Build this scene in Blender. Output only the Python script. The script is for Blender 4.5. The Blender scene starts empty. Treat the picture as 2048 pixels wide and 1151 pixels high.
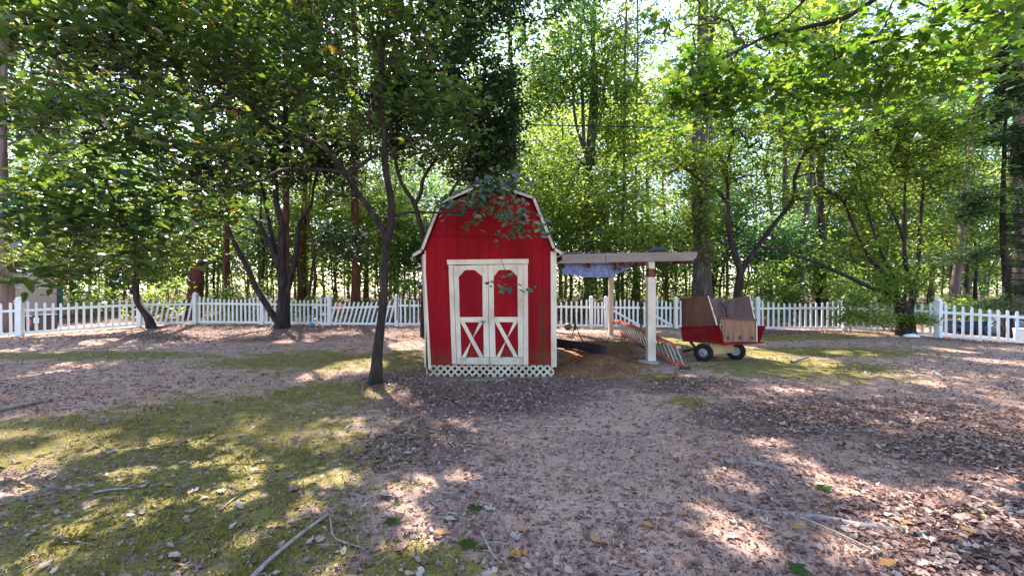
import bpy, math, random
import numpy as np
from mathutils import Vector, Matrix

random.seed(7)
RNG = np.random.default_rng(7)
scene = bpy.context.scene
COL = scene.collection

# ------------------------------------------------------------------ camera, sky, sun, exposure
F, CX, CY, CAMZ = 859.0, 1024.0, 575.5, 1.6          # a 100 degree wide view from eye height
cam_d = bpy.data.cameras.new('camera'); cam = bpy.data.objects.new('camera', cam_d); COL.objects.link(cam)
cam.location = (0, 0, CAMZ); cam.rotation_euler = (math.radians(90), 0, 0)
cam_d.sensor_width = 36; cam_d.lens = 36 * F / 2048; cam_d.clip_end = 2000; cam_d.clip_start = 0.05
scene.camera = cam

SUN_EL, SUN_AZ = math.radians(50), math.radians(-24)  # behind the woods, a little to the left
SUN = Vector((math.sin(SUN_AZ) * math.cos(SUN_EL), math.cos(SUN_AZ) * math.cos(SUN_EL), math.sin(SUN_EL)))
world = bpy.data.worlds.new('World'); scene.world = world; world.use_nodes = True
wn = world.node_tree.nodes; wl = world.node_tree.links
sky = wn.new('ShaderNodeTexSky'); sky.sky_type = 'NISHITA'; sky.sun_disc = False
sky.sun_elevation = SUN_EL; sky.sun_rotation = SUN_AZ
wl.new(sky.outputs[0], wn['Background'].inputs[0]); wn['Background'].inputs[1].default_value = 0.15
sun_d = bpy.data.lights.new('sun', 'SUN'); sun_d.energy = 4.6; sun_d.angle = math.radians(0.53); sun_d.color = (1.0, 0.94, 0.84)
sun_o = bpy.data.objects.new('sun', sun_d); COL.objects.link(sun_o)
sun_o.rotation_euler = SUN.to_track_quat('Z', 'Y').to_euler(); sun_o.location = (-10, 25, 40)
vs = scene.view_settings; vs.view_transform = 'Standard'; vs.look = 'None'; vs.gamma = 1; vs.use_curve_mapping = False
vs.exposure = 2.35
scene.render.engine = 'CYCLES'
cy = scene.cycles; cy.use_denoising = True; cy.max_bounces = 6; cy.diffuse_bounces = 2; cy.glossy_bounces = 2
cy.transmission_bounces = 4; cy.transparent_max_bounces = 4; cy.caustics_reflective = False; cy.caustics_refractive = False
cy.sample_clamp_indirect = 6

def W(px, py, Y):
    """where a thing seen at that place of the picture stands when it is Y metres away"""
    return Vector(((px - CX) / F * Y, Y, CAMZ - (py - CY) / F * Y))

# ------------------------------------------------------------------ materials
def new_mat(name):
    m = bpy.data.materials.new(name); m.use_nodes = True
    return m, m.node_tree.nodes, m.node_tree.links, m.node_tree.nodes['Principled BSDF']

def noise(N, L, co, scale, detail=5, rough=0.6, stretch=None):
    if stretch:
        mp = N.new('ShaderNodeMapping'); mp.inputs['Scale'].default_value = stretch
        L.new(co, mp.inputs[0]); co = mp.outputs[0]
    n = N.new('ShaderNodeTexNoise'); n.inputs['Scale'].default_value = scale
    n.inputs['Detail'].default_value = detail; n.inputs['Roughness'].default_value = rough
    L.new(co, n.inputs['Vector']); return n.outputs[0]

def ramp(N, L, fac, stops):
    r = N.new('ShaderNodeValToRGB'); e = r.color_ramp.elements
    while len(e) < len(stops): e.new(0.5)
    for i, (p, c) in enumerate(stops):
        e[i].position = p; e[i].color = (c[0], c[1], c[2], 1) if not isinstance(c, (int, float)) else (c, c, c, 1)
    L.new(fac, r.inputs[0]); return r.outputs[0]

def mixc(N, L, fac, a, b, mode='MIX'):
    x = N.new('ShaderNodeMix'); x.data_type = 'RGBA'; x.blend_type = mode
    for sock, v in ((x.inputs['Factor'], fac), (x.inputs['A'], a), (x.inputs['B'], b)):
        if isinstance(v, (int, float)): sock.default_value = v
        elif isinstance(v, tuple): sock.default_value = (v[0], v[1], v[2], 1)
        else: L.new(v, sock)
    return x.outputs['Result']

def math_n(N, L, op, a, b=0.0, clamp=False):
    x = N.new('ShaderNodeMath'); x.operation = op; x.use_clamp = clamp
    for i, v in enumerate((a, b)):
        if isinstance(v, (int, float)): x.inputs[i].default_value = v
        else: L.new(v, x.inputs[i])
    return x.outputs[0]

def bump(N, L, P, h, strength, dist):
    b = N.new('ShaderNodeBump'); b.inputs['Strength'].default_value = strength; b.inputs['Distance'].default_value = dist
    L.new(h, b.inputs['Height']); L.new(b.outputs[0], P.inputs['Normal'])

def coords(N, kind='Object'):
    return N.new('ShaderNodeTexCoord').outputs[kind]

def surface(name, stops, scale=6, stretch=None, rough=0.7, spec=0.3, bstr=0.4, bdist=0.004, metal=0, blotch=None, bscale=1.3, fine=None):
    """weathered surface: a noise ramp, an optional dirt colour in blotches, fine relief"""
    m, N, L, P = new_mat(name); co = coords(N)
    n = noise(N, L, co, scale, stretch=stretch)
    c = ramp(N, L, n, stops)
    if blotch:
        k = ramp(N, L, noise(N, L, co, bscale, 6, 0.7), [(blotch[1], 0.0), (blotch[1] + 0.12, blotch[2])])
        c = mixc(N, L, k, c, blotch[0])
    L.new(c, P.inputs['Base Color']); P.inputs['Roughness'].default_value = rough
    P.inputs['Specular IOR Level'].default_value = spec; P.inputs['Metallic'].default_value = metal
    h = noise(N, L, co, fine or scale * 6, 4, 0.7, stretch)
    bump(N, L, P, h, bstr, bdist)
    return m

def leaf_mat(name, stops, trans, tfac=0.45, rough=0.42, spec=0.45, veil=None):
    m, N, L, P = new_mat(name)
    a = N.new('ShaderNodeAttribute'); a.attribute_name = 'rnd'
    c = ramp(N, L, a.outputs['Fac'], stops)
    L.new(c, P.inputs['Base Color']); P.inputs['Roughness'].default_value = rough
    P.inputs['Specular IOR Level'].default_value = spec
    t = N.new('ShaderNodeBsdfTranslucent')
    tc = ramp(N, L, a.outputs['Fac'], trans); L.new(tc, t.inputs['Color'])
    mx = N.new('ShaderNodeMixShader'); mx.inputs[0].default_value = tfac
    L.new(P.outputs[0], mx.inputs[1]); L.new(t.outputs[0], mx.inputs[2])
    L.new(mx.outputs[0], N['Material Output'].inputs[0])
    return m

M = {}
M['leaf_broad'] = leaf_mat('leaf_broad', [(0, (.012, .034, .012)), (.5, (.022, .052, .015)), (.965, (.040, .075, .018)), (.985, (.20, .13, .02)), (1, (.26, .10, .02))],
                           [(0, (.07, .15, .012)), (.6, (.16, .26, .02)), (.95, (.30, .36, .03)), (1, (.45, .24, .02))], .34, .28, .8)
M['leaf_holly'] = leaf_mat('leaf_holly', [(0, (.008, .022, .010)), (.6, (.015, .036, .013)), (1, (.028, .055, .016))],
                           [(0, (.03, .07, .012)), (1, (.11, .17, .02))], .26, .30, .6)
M['leaf_maple'] = leaf_mat('leaf_maple', [(0, (.016, .052, .010)), (.6, (.032, .080, .013)), (1, (.06, .105, .018))],
                           [(0, (.09, .22, .012)), (.6, (.20, .34, .02)), (1, (.38, .46, .04))], .46, .42, .4)
M['leaf_dogwood'] = leaf_mat('leaf_dogwood', [(0, (.022, .058, .012)), (.6, (.045, .085, .015)), (1, (.08, .11, .02))],
                             [(0, (.14, .26, .02)), (.6, (.28, .38, .03)), (1, (.48, .50, .06))], .46, .42, .4)
M['leaf_forest'] = leaf_mat('leaf_forest', [(0, (.030, .070, .018)), (.5, (.060, .105, .024)), (1, (.115, .145, .032))],
                            [(0, (.18, .33, .04)), (.6, (.38, .50, .06)), (1, (.62, .64, .12))], .5, .42, .4)
M['leaf_forest_cool'] = leaf_mat('leaf_forest_cool', [(0, (.014, .045, .022)), (.5, (.028, .068, .030)), (1, (.05, .095, .038))],
                            [(0, (.09, .24, .06)), (.6, (.20, .38, .09)), (1, (.40, .54, .15))], .44, .38, .5)
M['leaf_needle'] = leaf_mat('leaf_needle', [(0, (.018, .05, .022)), (1, (.045, .085, .035))], [(0, (.05, .12, .03)), (1, (.14, .22, .05))], .25, .5, .3)
M['leaf_shrub'] = leaf_mat('leaf_shrub', [(0, (.04, .10, .02)), (1, (.10, .17, .03))], [(0, (.20, .36, .03)), (1, (.44, .54, .06))], .45, .4, .4)
M['moss_blade'] = leaf_mat('moss_blade', [(0, (.075, .062, .013)), (.5, (.155, .132, .024)), (.85, (.23, .185, .042)), (1, (.25, .165, .07))], [(0, (.12, .12, .01)), (1, (.30, .28, .03))], .3, .7, .15)
M['leaf_dead'] = leaf_mat('leaf_dead', [(0, (.075, .038, .030)), (.3, (.16, .088, .072)), (.6, (.26, .160, .132)), (.85, (.36, .255, .215)), (.955, (.38, .30, .265)), (.975, (.30, .13, .045)), (1, (.40, .26, .06))],
                            [(0, (.12, .05, .03)), (1, (.40, .22, .10))], .12, .6, .25)
M['bark_dark'] = surface('bark_dark', [(.3, (.012, .008, .007)), (.55, (.034, .023, .020)), (.8, (.085, .064, .058))], 11, (1, 1, .22), .85, .2, 1.0, .02)
M['bark_grey'] = surface('bark_grey', [(.3, (.030, .023, .021)), (.55, (.082, .066, .060)), (.8, (.20, .175, .165))], 10, (1, 1, .2), .85, .2, 1.0, .02)
M['bark_pine'] = surface('bark_pine', [(.3, (.035, .014, .009)), (.55, (.105, .042, .027)), (.8, (.20, .095, .068))], 7, (1, 1, .2), .85, .2, 1.0, .02)
M['bark_pale'] = surface('bark_pale', [(.3, (.07, .046, .040)), (.6, (.16, .112, .10)), (.8, (.28, .22, .20))], 6, (1, 1, .2), .85, .2, .9, .015)
M['bark_twig'] = surface('bark_twig', [(.3, (.018, .012, .010)), (.7, (.05, .036, .031))], 10, None, .85, .2, .3, .003)
M['red_paint'] = surface('red_paint', [(.25, (.15, .0010, .004)), (.55, (.225, .0018, .007)), (.8, (.27, .0035, .010))], 2.2, (1, 1, .3), .75, .10, .35, .002, blotch=((.08, .022, .012), .62, .6), bscale=1.6, fine=60)
def vinyl_paint():
    m, N, L, P = new_mat('vinyl'); co = coords(N); sx = N.new('ShaderNodeSeparateXYZ'); L.new(co, sx.inputs[0])
    c = ramp(N, L, noise(N, L, co, 2, 4), [(.3, (.58, .565, .55)), (.7, (.71, .70, .685))])
    c = mixc(N, L, ramp(N, L, noise(N, L, co, 4.5, 6, .75), [(.54, 0.0), (.70, .6)]), c, (.33, .34, .24))
    mud = math_n(N, L, 'MULTIPLY', math_n(N, L, 'SUBTRACT', .30, sx.outputs[2]), 3.2, True)
    mud = math_n(N, L, 'MULTIPLY', mud, ramp(N, L, noise(N, L, co, 16, 5, .7), [(.35, 0.0), (.62, .85)]))
    c = mixc(N, L, mud, c, (.24, .19, .12)); L.new(c, P.inputs['Base Color']); P.inputs['Roughness'].default_value = .45; return m
M['vinyl'] = vinyl_paint()
def siding_paint():
    m, N, L, P = new_mat('red_paint'); co = coords(N); sx = N.new('ShaderNodeSeparateXYZ'); L.new(co, sx.inputs[0])
    c = ramp(N, L, noise(N, L, co, 2.2, 6, .6, (1, 1, .3)), [(.25, (.15, .0010, .004)), (.55, (.225, .0018, .007)), (.8, (.285, .005, .012))])
    grain = noise(N, L, co, 55, 5, .75, (1, 1, .045))
    c = mixc(N, L, ramp(N, L, grain, [(.52, 0.0), (.72, .5)]), c, (.10, .004, .006))
    c = mixc(N, L, ramp(N, L, noise(N, L, co, 4, 6, .75, (1, 1, .35)), [(.58, 0.0), (.72, .6)]), c, (.27, .032, .034))
    # green-brown stain running down the boards right of the door, mud along the foot
    st = math_n(N, L, 'SUBTRACT', 1.0, math_n(N, L, 'MULTIPLY', math_n(N, L, 'ABSOLUTE', math_n(N, L, 'SUBTRACT', sx.outputs[0], .57)), 7.5), True)
    st = math_n(N, L, 'MULTIPLY', st, math_n(N, L, 'MULTIPLY', math_n(N, L, 'SUBTRACT', 1.75, sx.outputs[2]), 1.1, True), True)
    st = math_n(N, L, 'MULTIPLY', st, ramp(N, L, noise(N, L, co, 5, 6, .7, (1, 1, .3)), [(.28, 0.0), (.52, .95)]))
    c = mixc(N, L, st, c, (.075, .028, .010))
    mud = math_n(N, L, 'MULTIPLY', math_n(N, L, 'SUBTRACT', .55, sx.outputs[2]), 1.7, True)
    mud = math_n(N, L, 'MULTIPLY', mud, ramp(N, L, noise(N, L, co, 7, 6, .75), [(.34, 0.0), (.6, .95)]))
    c = mixc(N, L, mud, c, (.10, .055, .026))
    L.new(c, P.inputs['Base Color']); P.inputs['Roughness'].default_value = .72; P.inputs['Specular IOR Level'].default_value = .12
    bump(N, L, P, grain, .5, .003); return m
M['red_paint'] = siding_paint()
M['cream_paint'] = surface('cream_paint', [(.3, (.42, .33, .25)), (.55, (.58, .48, .37)), (.8, (.64, .55, .44))], 3.5, (1, 1, .5), .6, .3, .4, .002, blotch=((.30, .25, .16), .64, .6), bscale=3.0, fine=50)
M['grime_cream'] = surface('grime_cream', [(.3, (.30, .24, .17)), (.6, (.50, .44, .35)), (.8, (.60, .54, .45))], 4, None, .65, .3, .4, .002, blotch=((.22, .19, .09), .52, .8), bscale=2.5, fine=50)
M['vinyl'] = surface('vinyl', [(.3, (.60, .59, .58)), (.7, (.72, .71, .70))], 2, None, .35, .45, .12, .001, blotch=((.36, .37, .27), .56, .55), bscale=2.6)
M['old_beam'] = surface('old_beam', [(.3, (.15, .112, .092)), (.6, (.26, .205, .175)), (.8, (.35, .285, .25))], 3, (.25, 1, 1), .75, .25, .5, .004, blotch=((.20, .12, .08), .6, .7), bscale=2.2)
M['dark_rafter'] = surface('dark_rafter', [(.3, (.07, .020, .014)), (.7, (.16, .05, .032))], 4, (1, .3, 1), .8, .2, .5, .004)
M['pink_post'] = surface('pink_post', [(.3, (.44, .31, .245)), (.7, (.56, .42, .34))], 3, (1, 1, .3), .7, .25, .4, .003)
M['shingle'] = surface('shingle', [(.3, (.11, .11, .175)), (.6, (.20, .20, .30)), (.8, (.28, .28, .39))], 9, None, .85, .3, .8, .004, fine=120)
M['plywood'] = surface('plywood', [(.3, (.05, .019, .011)), (.55, (.105, .043, .025)), (.8, (.16, .072, .044))], 5, (1, 1, .12), .7, .3, .4, .002, fine=40)
M['ply_grey'] = surface('ply_grey', [(.3, (.085, .05, .046)), (.7, (.16, .10, .095))], 5, (1, 1, .15), .75, .25, .4, .002, fine=40)
M['ply_light'] = surface('ply_light', [(.3, (.10, .045, .025)), (.48, (.25, .125, .072)), (.62, (.15, .075, .042)), (.8, (.30, .165, .10))], 6, (1.6, 1.6, .16), .7, .3, .4, .002, fine=40)
M['ply_edge'] = surface('ply_edge', [(.3, (.45, .36, .27)), (.7, (.68, .60, .50))], 30, None, .8, .2, .4, .002)
M['cart_red'] = surface('cart_red', [(.3, (.13, .003, .006)), (.7, (.21, .005, .009))], 3, None, .65, .15, .3, .002, blotch=((.085, .030, .017), .52, .75), bscale=5)
M['rubber'] = surface('rubber', [(.3, (.008, .008, .008)), (.7, (.024, .022, .021))], 12, None, .9, .12, .5, .004, blotch=((.12, .085, .06), .55, .4), bscale=6)
M['hub'] = surface('hub', [(.3, (.17, .155, .145)), (.7, (.29, .27, .255))], 10, None, .5, .4, .3, .002, blotch=((.25, .14, .08), .6, .6), bscale=9)
M['tan_steel'] = surface('tan_steel', [(.3, (.32, .21, .10)), (.7, (.48, .33, .17))], 4, None, .65, .3, .4, .003, blotch=((.14, .06, .03), .6, .6), bscale=5)
M['black_steel'] = surface('black_steel', [(.3, (.010, .010, .012)), (.7, (.035, .034, .036))], 6, None, .5, .4, .4, .003, blotch=((.09, .05, .03), .62, .5), bscale=5)
M['ladder_orange'] = surface('ladder_orange', [(.3, (.42, .085, .055)), (.7, (.56, .14, .09))], 6, (1, .2, 1), .5, .4, .3, .002, blotch=((.45, .30, .25), .6, .4), bscale=4)
M['aluminium'] = surface('aluminium', [(.3, (.26, .25, .245)), (.7, (.40, .39, .38))], 10, None, .4, .5, .3, .001, metal=.6)
M['concrete'] = surface('concrete', [(.3, (.20, .19, .17)), (.7, (.36, .34, .31))], 9, None, .9, .2, .8, .006)
M['mossy_plank'] = surface('mossy_plank', [(.3, (.10, .13, .08)), (.55, (.22, .25, .18)), (.8, (.36, .36, .30))], 6, (.3, 1, 1), .85, .2, .6, .005)
M['beige_wall'] = surface('beige_wall', [(.3, (.28, .235, .21)), (.7, (.36, .305, .275))], 2, None, .8, .2, .3, .003)
M['dark_green'] = surface('dark_green', [(.3, (.008, .04, .028)), (.7, (.016, .07, .05))], 3, None, .6, .3, .2, .002)
M['dark_roof'] = surface('dark_roof', [(.3, (.022, .020, .022)), (.7, (.055, .05, .05))], 12, None, .9, .2, .6, .005)
M['box_grey'] = surface('box_grey', [(.3, (.025, .028, .032)), (.7, (.06, .062, .068))], 5, None, .6, .3, .2, .002)
M['label_red'] = surface('label_red', [(.3, (.45, .05, .05)), (.7, (.55, .12, .10))], 5, None, .6, .3, .1, .001)
M['label_white'] = surface('label_white', [(.3, (.62, .62, .64)), (.7, (.72, .72, .74))], 5, None, .6, .3, .1, .001)
M['label_amber'] = surface('label_amber', [(.3, (.45, .22, .02)), (.7, (.6, .32, .04))], 5, None, .6, .3, .1, .001)
M['navy'] = surface('navy', [(.3, (.014, .022, .055)), (.7, (.03, .045, .10))], 4, None, .5, .4, .2, .002)
M['blue_toy'] = surface('blue_toy', [(.3, (.03, .16, .38)), (.7, (.06, .24, .48))], 6, None, .4, .4, .2, .002)
M['tarp'] = surface('tarp', [(.3, (.10, .13, .20)), (.7, (.20, .24, .33))], 4, None, .5, .4, .7, .02)
M['orange_sheet'] = surface('orange_sheet', [(.3, (.55, .09, .02)), (.7, (.70, .16, .04))], 5, None, .55, .4, .5, .01)
M['white_bag'] = surface('white_bag', [(.3, (.60, .61, .64)), (.7, (.78, .78, .80))], 7, None, .5, .4, .6, .01)
M['stick'] = surface('stick', [(.3, (.16, .125, .11)), (.7, (.34, .29, .265))], 14, (1, 1, 1), .9, .2, .7, .004)
M['root'] = surface('root', [(.3, (.16, .12, .105)), (.7, (.32, .265, .24))], 10, None, .9, .2, .8, .008)
M['wire'] = surface('wire', [(.3, (.008, .008, .009)), (.7, (.02, .02, .02))], 5, None, .6, .3, .1, .001)

# ------------------------------------------------------------------ mesh helpers
def mesh_np(name, V, faces, mat, rnd=None, smooth=False):
    """faces: an (n,k) array or a list of such arrays"""
    if not isinstance(faces, list): faces = [faces]
    faces = [np.asarray(f, dtype=np.int32) for f in faces if len(f)]
    V = np.asarray(V, dtype=np.float32)
    me = bpy.data.meshes.new(name)
    loops = np.concatenate([f.ravel() for f in faces]); tot = np.concatenate([np.full(len(f), f.shape[1], np.int32) for f in faces])
    start = np.concatenate([[0], np.cumsum(tot)[:-1]]).astype(np.int32)
    me.vertices.add(len(V)); me.vertices.foreach_set('co', V.ravel())
    me.loops.add(len(loops)); me.loops.foreach_set('vertex_index', loops)
    me.polygons.add(len(tot)); me.polygons.foreach_set('loop_start', start)
    if smooth: me.polygons.foreach_set('use_smooth', np.ones(len(tot), bool))
    if rnd is not None:
        at = me.attributes.new('rnd', 'FLOAT', 'POINT'); at.data.foreach_set('value', np.asarray(rnd, np.float32))
    me.update(calc_edges=True)
    for m in (mat if isinstance(mat, (list, tuple)) else [mat]): me.materials.append(M[m])
    return me

class MB:
    """collects boxes, prisms and tubes for one part"""
    def __init__(s): s.v = []; s.f = []
    def add(s, V, Fs):
        o = len(s.v); s.v += [tuple(p) for p in V]; s.f += [tuple(i + o for i in f) for f in Fs]; return s
    def box(s, a, b):
        (x0, y0, z0), (x1, y1, z1) = a, b
        return s.add([(x0, y0, z0), (x1, y0, z0), (x1, y1, z0), (x0, y1, z0), (x0, y0, z1), (x1, y0, z1), (x1, y1, z1), (x0, y1, z1)],
                     [(0, 3, 2, 1), (4, 5, 6, 7), (0, 1, 5, 4), (1, 2, 6, 5), (2, 3, 7, 6), (3, 0, 4, 7)])
    def prism(s, poly, ext):
        """poly: list of 3-D points, ext: extrusion vector"""
        n = len(poly); ext = Vector(ext); A = [Vector(p) for p in poly]; B = [p + ext for p in A]
        return s.add(A + B, [tuple(range(n))[::-1], tuple(range(n, 2 * n))] + [(i, (i + 1) % n, n + (i + 1) % n, n + i) for i in range(n)])
    def slab(s, q, t):
        A = [Vector(p) for p in q]; n = (A[1] - A[0]).cross(A[-1] - A[0]).normalized()
        return s.prism(A, n * t)
    def bar(s, a, b, w, h=None, up=(0, 0, 1)):
        a, b = Vector(a), Vector(b); h = h or w; d = (b - a).normalized(); u = Vector(up)
        if abs(d.dot(u)) > .95: u = Vector((1, 0, 0))
        r = d.cross(u).normalized() * w / 2; u2 = r.cross(d).normalized() * h / 2
        return s.prism([a - r - u2, a + r - u2, a + r + u2, a - r + u2], b - a)
    def tube(s, pts, radii, sides=8, cap=True):
        V, Q = tube_np(pts, radii, sides); o = len(s.v); s.add(V, [tuple(q) for q in Q])
        if cap:
            n = len(pts); s.f.append(tuple(o + i for i in range(sides))[::-1]); s.f.append(tuple(o + (n - 1) * sides + i for i in range(sides)))
        return s
    def mesh(s, name, mat, smooth=False):
        me = bpy.data.meshes.new(name); me.from_pydata(s.v, [], s.f); me.update()
        import bmesh
        bm = bmesh.new(); bm.from_mesh(me); bmesh.ops.recalc_face_normals(bm, faces=bm.faces); bm.to_mesh(me); bm.free()
        if smooth: me.polygons.foreach_set('use_smooth', np.ones(len(me.polygons), bool))
        me.materials.append(M[mat]); return me
    def build(s, name, mat, parent=None, smooth=False, bevel=0):
        return put(name, s.mesh(name, mat, smooth), parent, bevel)

def put(name, me, parent=None, bevel=0):
    o = bpy.data.objects.new(name, me); COL.objects.link(o)
    if parent is not None: adopt(o, parent)
    if bevel:
        b = o.modifiers.new('bevel', 'BEVEL'); b.width = bevel; b.segments = 1; b.limit_method = 'ANGLE'
    return o

def adopt(o, parent):
    """parent keeps the child where its world coordinates put it"""
    o.parent = parent
    t = Vector((0, 0, 0)); p = parent
    while p is not None:
        if p.type == 'EMPTY': t = Vector(p.location)
        p = p.parent
    if parent.type == 'EMPTY': o.matrix_parent_inverse = Matrix.Translation(-t)

def tag(o, label, cat=None, group=None, kind=None):
    o['label'] = label
    if cat: o['category'] = cat
    if group: o['group'] = group
    if kind: o['kind'] = kind
    return o

def thing(name, loc, label, cat, group=None):
    e = bpy.data.objects.new(name, None); COL.objects.link(e); e.location = loc; e.empty_display_size = .2
    return tag(e, label, cat, group)

def tube_np(pts, radii, sides):
    P = np.array([tuple(p) for p in pts], float); n = len(P)
    T = np.gradient(P, axis=0); T /= np.linalg.norm(T, axis=1)[:, None] + 1e-9
    ref = np.array([0.31, 0.95, 0.05]) if abs(T[:, 2]).mean() > .6 else np.array([0.05, 0.1, 1.0])
    U = np.cross(T, ref); U /= np.linalg.norm(U, axis=1)[:, None] + 1e-9
    B = np.cross(T, U)
    a = np.arange(sides) / sides * 2 * np.pi
    R = np.asarray(radii, float)
    if R.ndim == 0: R = np.full(n, float(R))
    R2 = R[:, None] if R.ndim == 1 else R
    V = P[:, None, :] + (U[:, None, :] * np.cos(a)[None, :, None] + B[:, None, :] * np.sin(a)[None, :, None]) * np.broadcast_to(R2, (n, sides))[:, :, None]
    i = np.arange(n - 1)[:, None] * sides; j = np.arange(sides)[None, :]; k = (j + 1) % sides
    Q = np.stack([i + j, i + k, i + sides + k, i + sides + j], -1).reshape(-1, 4)
    return V.reshape(-1, 3), Q

def spline(pts, per=5):
    P = [Vector(p) for p in pts]; P = [P[0] * 2 - P[1]] + P + [P[-1] * 2 - P[-2]]; out = []
    for i in range(1, len(P) - 2):
        for k in range(per):
            t = k / per; a, b, c, d = P[i - 1], P[i], P[i + 1], P[i + 2]
            out.append(.5 * ((2 * b) + (c - a) * t + (2 * a - 5 * b + 4 * c - d) * t * t + (3 * b - a - 3 * c + d) * t ** 3))
    return out + [P[-2]]

# ------------------------------------------------------------------ ground
GC = np.array([(0, 2, 0), (-4, 3, 0), (4, 3, 0), (0, 5, -.02), (-6, 6, .05), (6, 6, 0), (-10, 8, .08), (10, 8, .02), (-1.6, 7.8, -.1), (-.4, 7.8, -.13), (.8, 7.8, -.17),
               (-2.4, 7.2, -.05), (-2.6, 9.2, .14), (-4, 9, .06), (2.9, 8.9, .03), (1.95, 9.5, .30), (1.3, 8.6, -.12), (1.8, 10.8, .22), (2.2, 9.0, .12), (2.9, 13.4, .12), (4.2, 9.2, 0), (5, 9.3, 0), (3.3, 8.2, -.03),
               (-15, 13, .09), (-17, 11.8, .05), (-14, 14, .17), (-13.1, 15.1, .32), (-11.8, 16, .24), (-9.3, 16, .22), (-6.8, 16, .18), (-4.3, 16, .17), (0, 16, .15), (3.5, 16, .1), (6.1, 16, .07), (8.75, 15.3, .09), (11.5, 14.8, .14),
               (13, 13, .2), (14.6, 11.7, -.09), (15.6, 11, -.12), (-7, 12, .1), (-4.5, 12, .12), (8, 11, .02), (0, -5, 0), (-8, 0, 0), (8, 0, 0), (-16, 20, .35), (0, 20, .25), (16, 20, .25), (-8, 20, .35), (8, 20, .2), (-20, 32, .6), (0, 32, .5), (20, 32, .5)])
def height(x, y):
    x = np.asarray(x, float); y = np.asarray(y, float); sh = x.shape; x = x.ravel(); y = y.ravel(); out = np.empty(len(x))
    for s in range(0, len(x), 20000):
        xx = x[s:s + 20000, None]; yy = y[s:s + 20000, None]
        d2 = (xx - GC[:, 0]) ** 2 + (yy - GC[:, 1]) ** 2; sg = 1.1 + .05 * np.clip(GC[:, 1], 0, 30)
        w = np.exp(-d2 / (2 * sg ** 2)) + 1e-4 / (1 + d2)
        out[s:s + 20000] = (w * GC[:, 2]).sum(1) / w.sum(1)
    return out.reshape(sh)
def H(x, y): return float(height(np.array([x]), np.array([y]))[0])

def soft(x, y, cx, cy, rx, ry): return np.clip(1.5 - 1.3 * np.hypot((x - cx) / rx, (y - cy) / ry), 0, 1)
def moss_mask(x, y):
    m = np.zeros_like(x)
    for a in ((-2.6, 3.6, 1.9, 2.6), (-3.6, 5.0, 2.3, 2.0), (-2.0, 2.6, 1.6, .9), (-5.2, 4.4, 2.0, 1.3), (-4.4, 9.2, 2.6, 1.6), (-2.5, 9.4, 1.1, 1.5), (-9.5, 9.6, 3.5, .8), (-2.9, 6.6, 1.2, 1.1), (5.6, 8.6, 2.8, 1.7), (7.2, 10.6, 4, 1.2), (4.4, 12, 1.6, 2),
              (2.6, 7.6, .55, .55), (-.55, 2.45, .55, .4), (8.5, 13.2, 4, .9), (2.5, 6.1, .5, .3)): m = np.maximum(m, soft(x, y, *a))
    return m
def litter_mask(x, y):
    l = np.full_like(x, .30)
    for a in ((-.4, 6.7, 2.3, 1.7), (-1.9, 7.6, 1.0, 1.3), (-8, 14.6, 6.5, 2.4), (-2, 14, 3.5, 3.0), (-9, 12.6, 5, 1.3), (4.3, 5.4, 2.6, 1.2), (3.2, 2.7, 1.3, .9), (4.8, 4.3, 1.6, 1.0), (1.4, 7.6, 1.0, .8), (2.4, 12.6, 2.2, 2.2), (9.5, 14.4, 3.6, 1.0), (13.6, 12.4, 2.0, .7),
              (2.9, 7.0, 1.3, .8), (0, 25, 40, 9)): l = np.maximum(l, soft(x, y, *a))
    l = np.maximum(l, .58 * soft(x, y, -1.0, 4.6, 1.2, 1.3))
    l = np.maximum(l, np.clip((y - 16.3) * 2, 0, 1))
    for a in ((.9, 4.6, 1.5, 1.6), (.8, 3.0, 1.2, 1.2)): l = l * (1 - .45 * soft(x, y, *a))
    return np.clip(l - .26 * (l < .4) * moss_mask(x, y), 0, 1) * (1 - .75 * sand_mask(x, y))
def sand_mask(x, y):
    s = np.maximum(soft(x, y, 1.85, 9.1, 1.25, 1.2), soft(x, y, 1.55, 8.35, 1.0, .8)); s = np.maximum(s, soft(x, y, 2.1, 10.6, 1.0, 1.2))
    return s

def axis(lo, hi, fine_lo, fine_hi, step, grow):
    a = list(np.arange(fine_lo, fine_hi + 1e-6, step)); s = step; x = fine_lo
    while x > lo: s *= grow; x -= s; a.insert(0, x)
    s = step; x = a[-1]
    while x < hi: s *= grow; x += s; a.append(x)
    return np.array(a)
gx = axis(-160, 160, -6.5, 6.5, .06, 1.05); gy = axis(-30, 200, 1.8, 10, .06, 1.05)
X, Y = np.meshgrid(gx, gy); Z = height(X, Y)
def wob(x, y, s, a):
    r = np.zeros_like(x); g = np.random.default_rng(int(s * 100))
    for _ in range(9):
        t = g.uniform(0, 6.28); k = s * g.uniform(.6, 1.8); r += np.sin((x * math.cos(t) + y * math.sin(t)) * k + g.uniform(0, 6.28))
    return r * a / 3
near = np.clip(1.3 - np.hypot(X, Y - 6) / 16, 0, 1)
Z = Z + sand_mask(X, Y) * (wob(X, Y, 4.5, .045) + wob(X, Y, 11, .02))
Z = Z + (wob(X, Y, 2.2, .010) + wob(X, Y, 9, .006) + wob(X, Y, 26, .003)) * near
nx, ny = len(gx), len(gy); idx = np.arange(nx * ny).reshape(ny, nx)
Q = np.stack([idx[:-1, :-1], idx[:-1, 1:], idx[1:, 1:], idx[1:, :-1]], -1).reshape(-1, 4)

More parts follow.
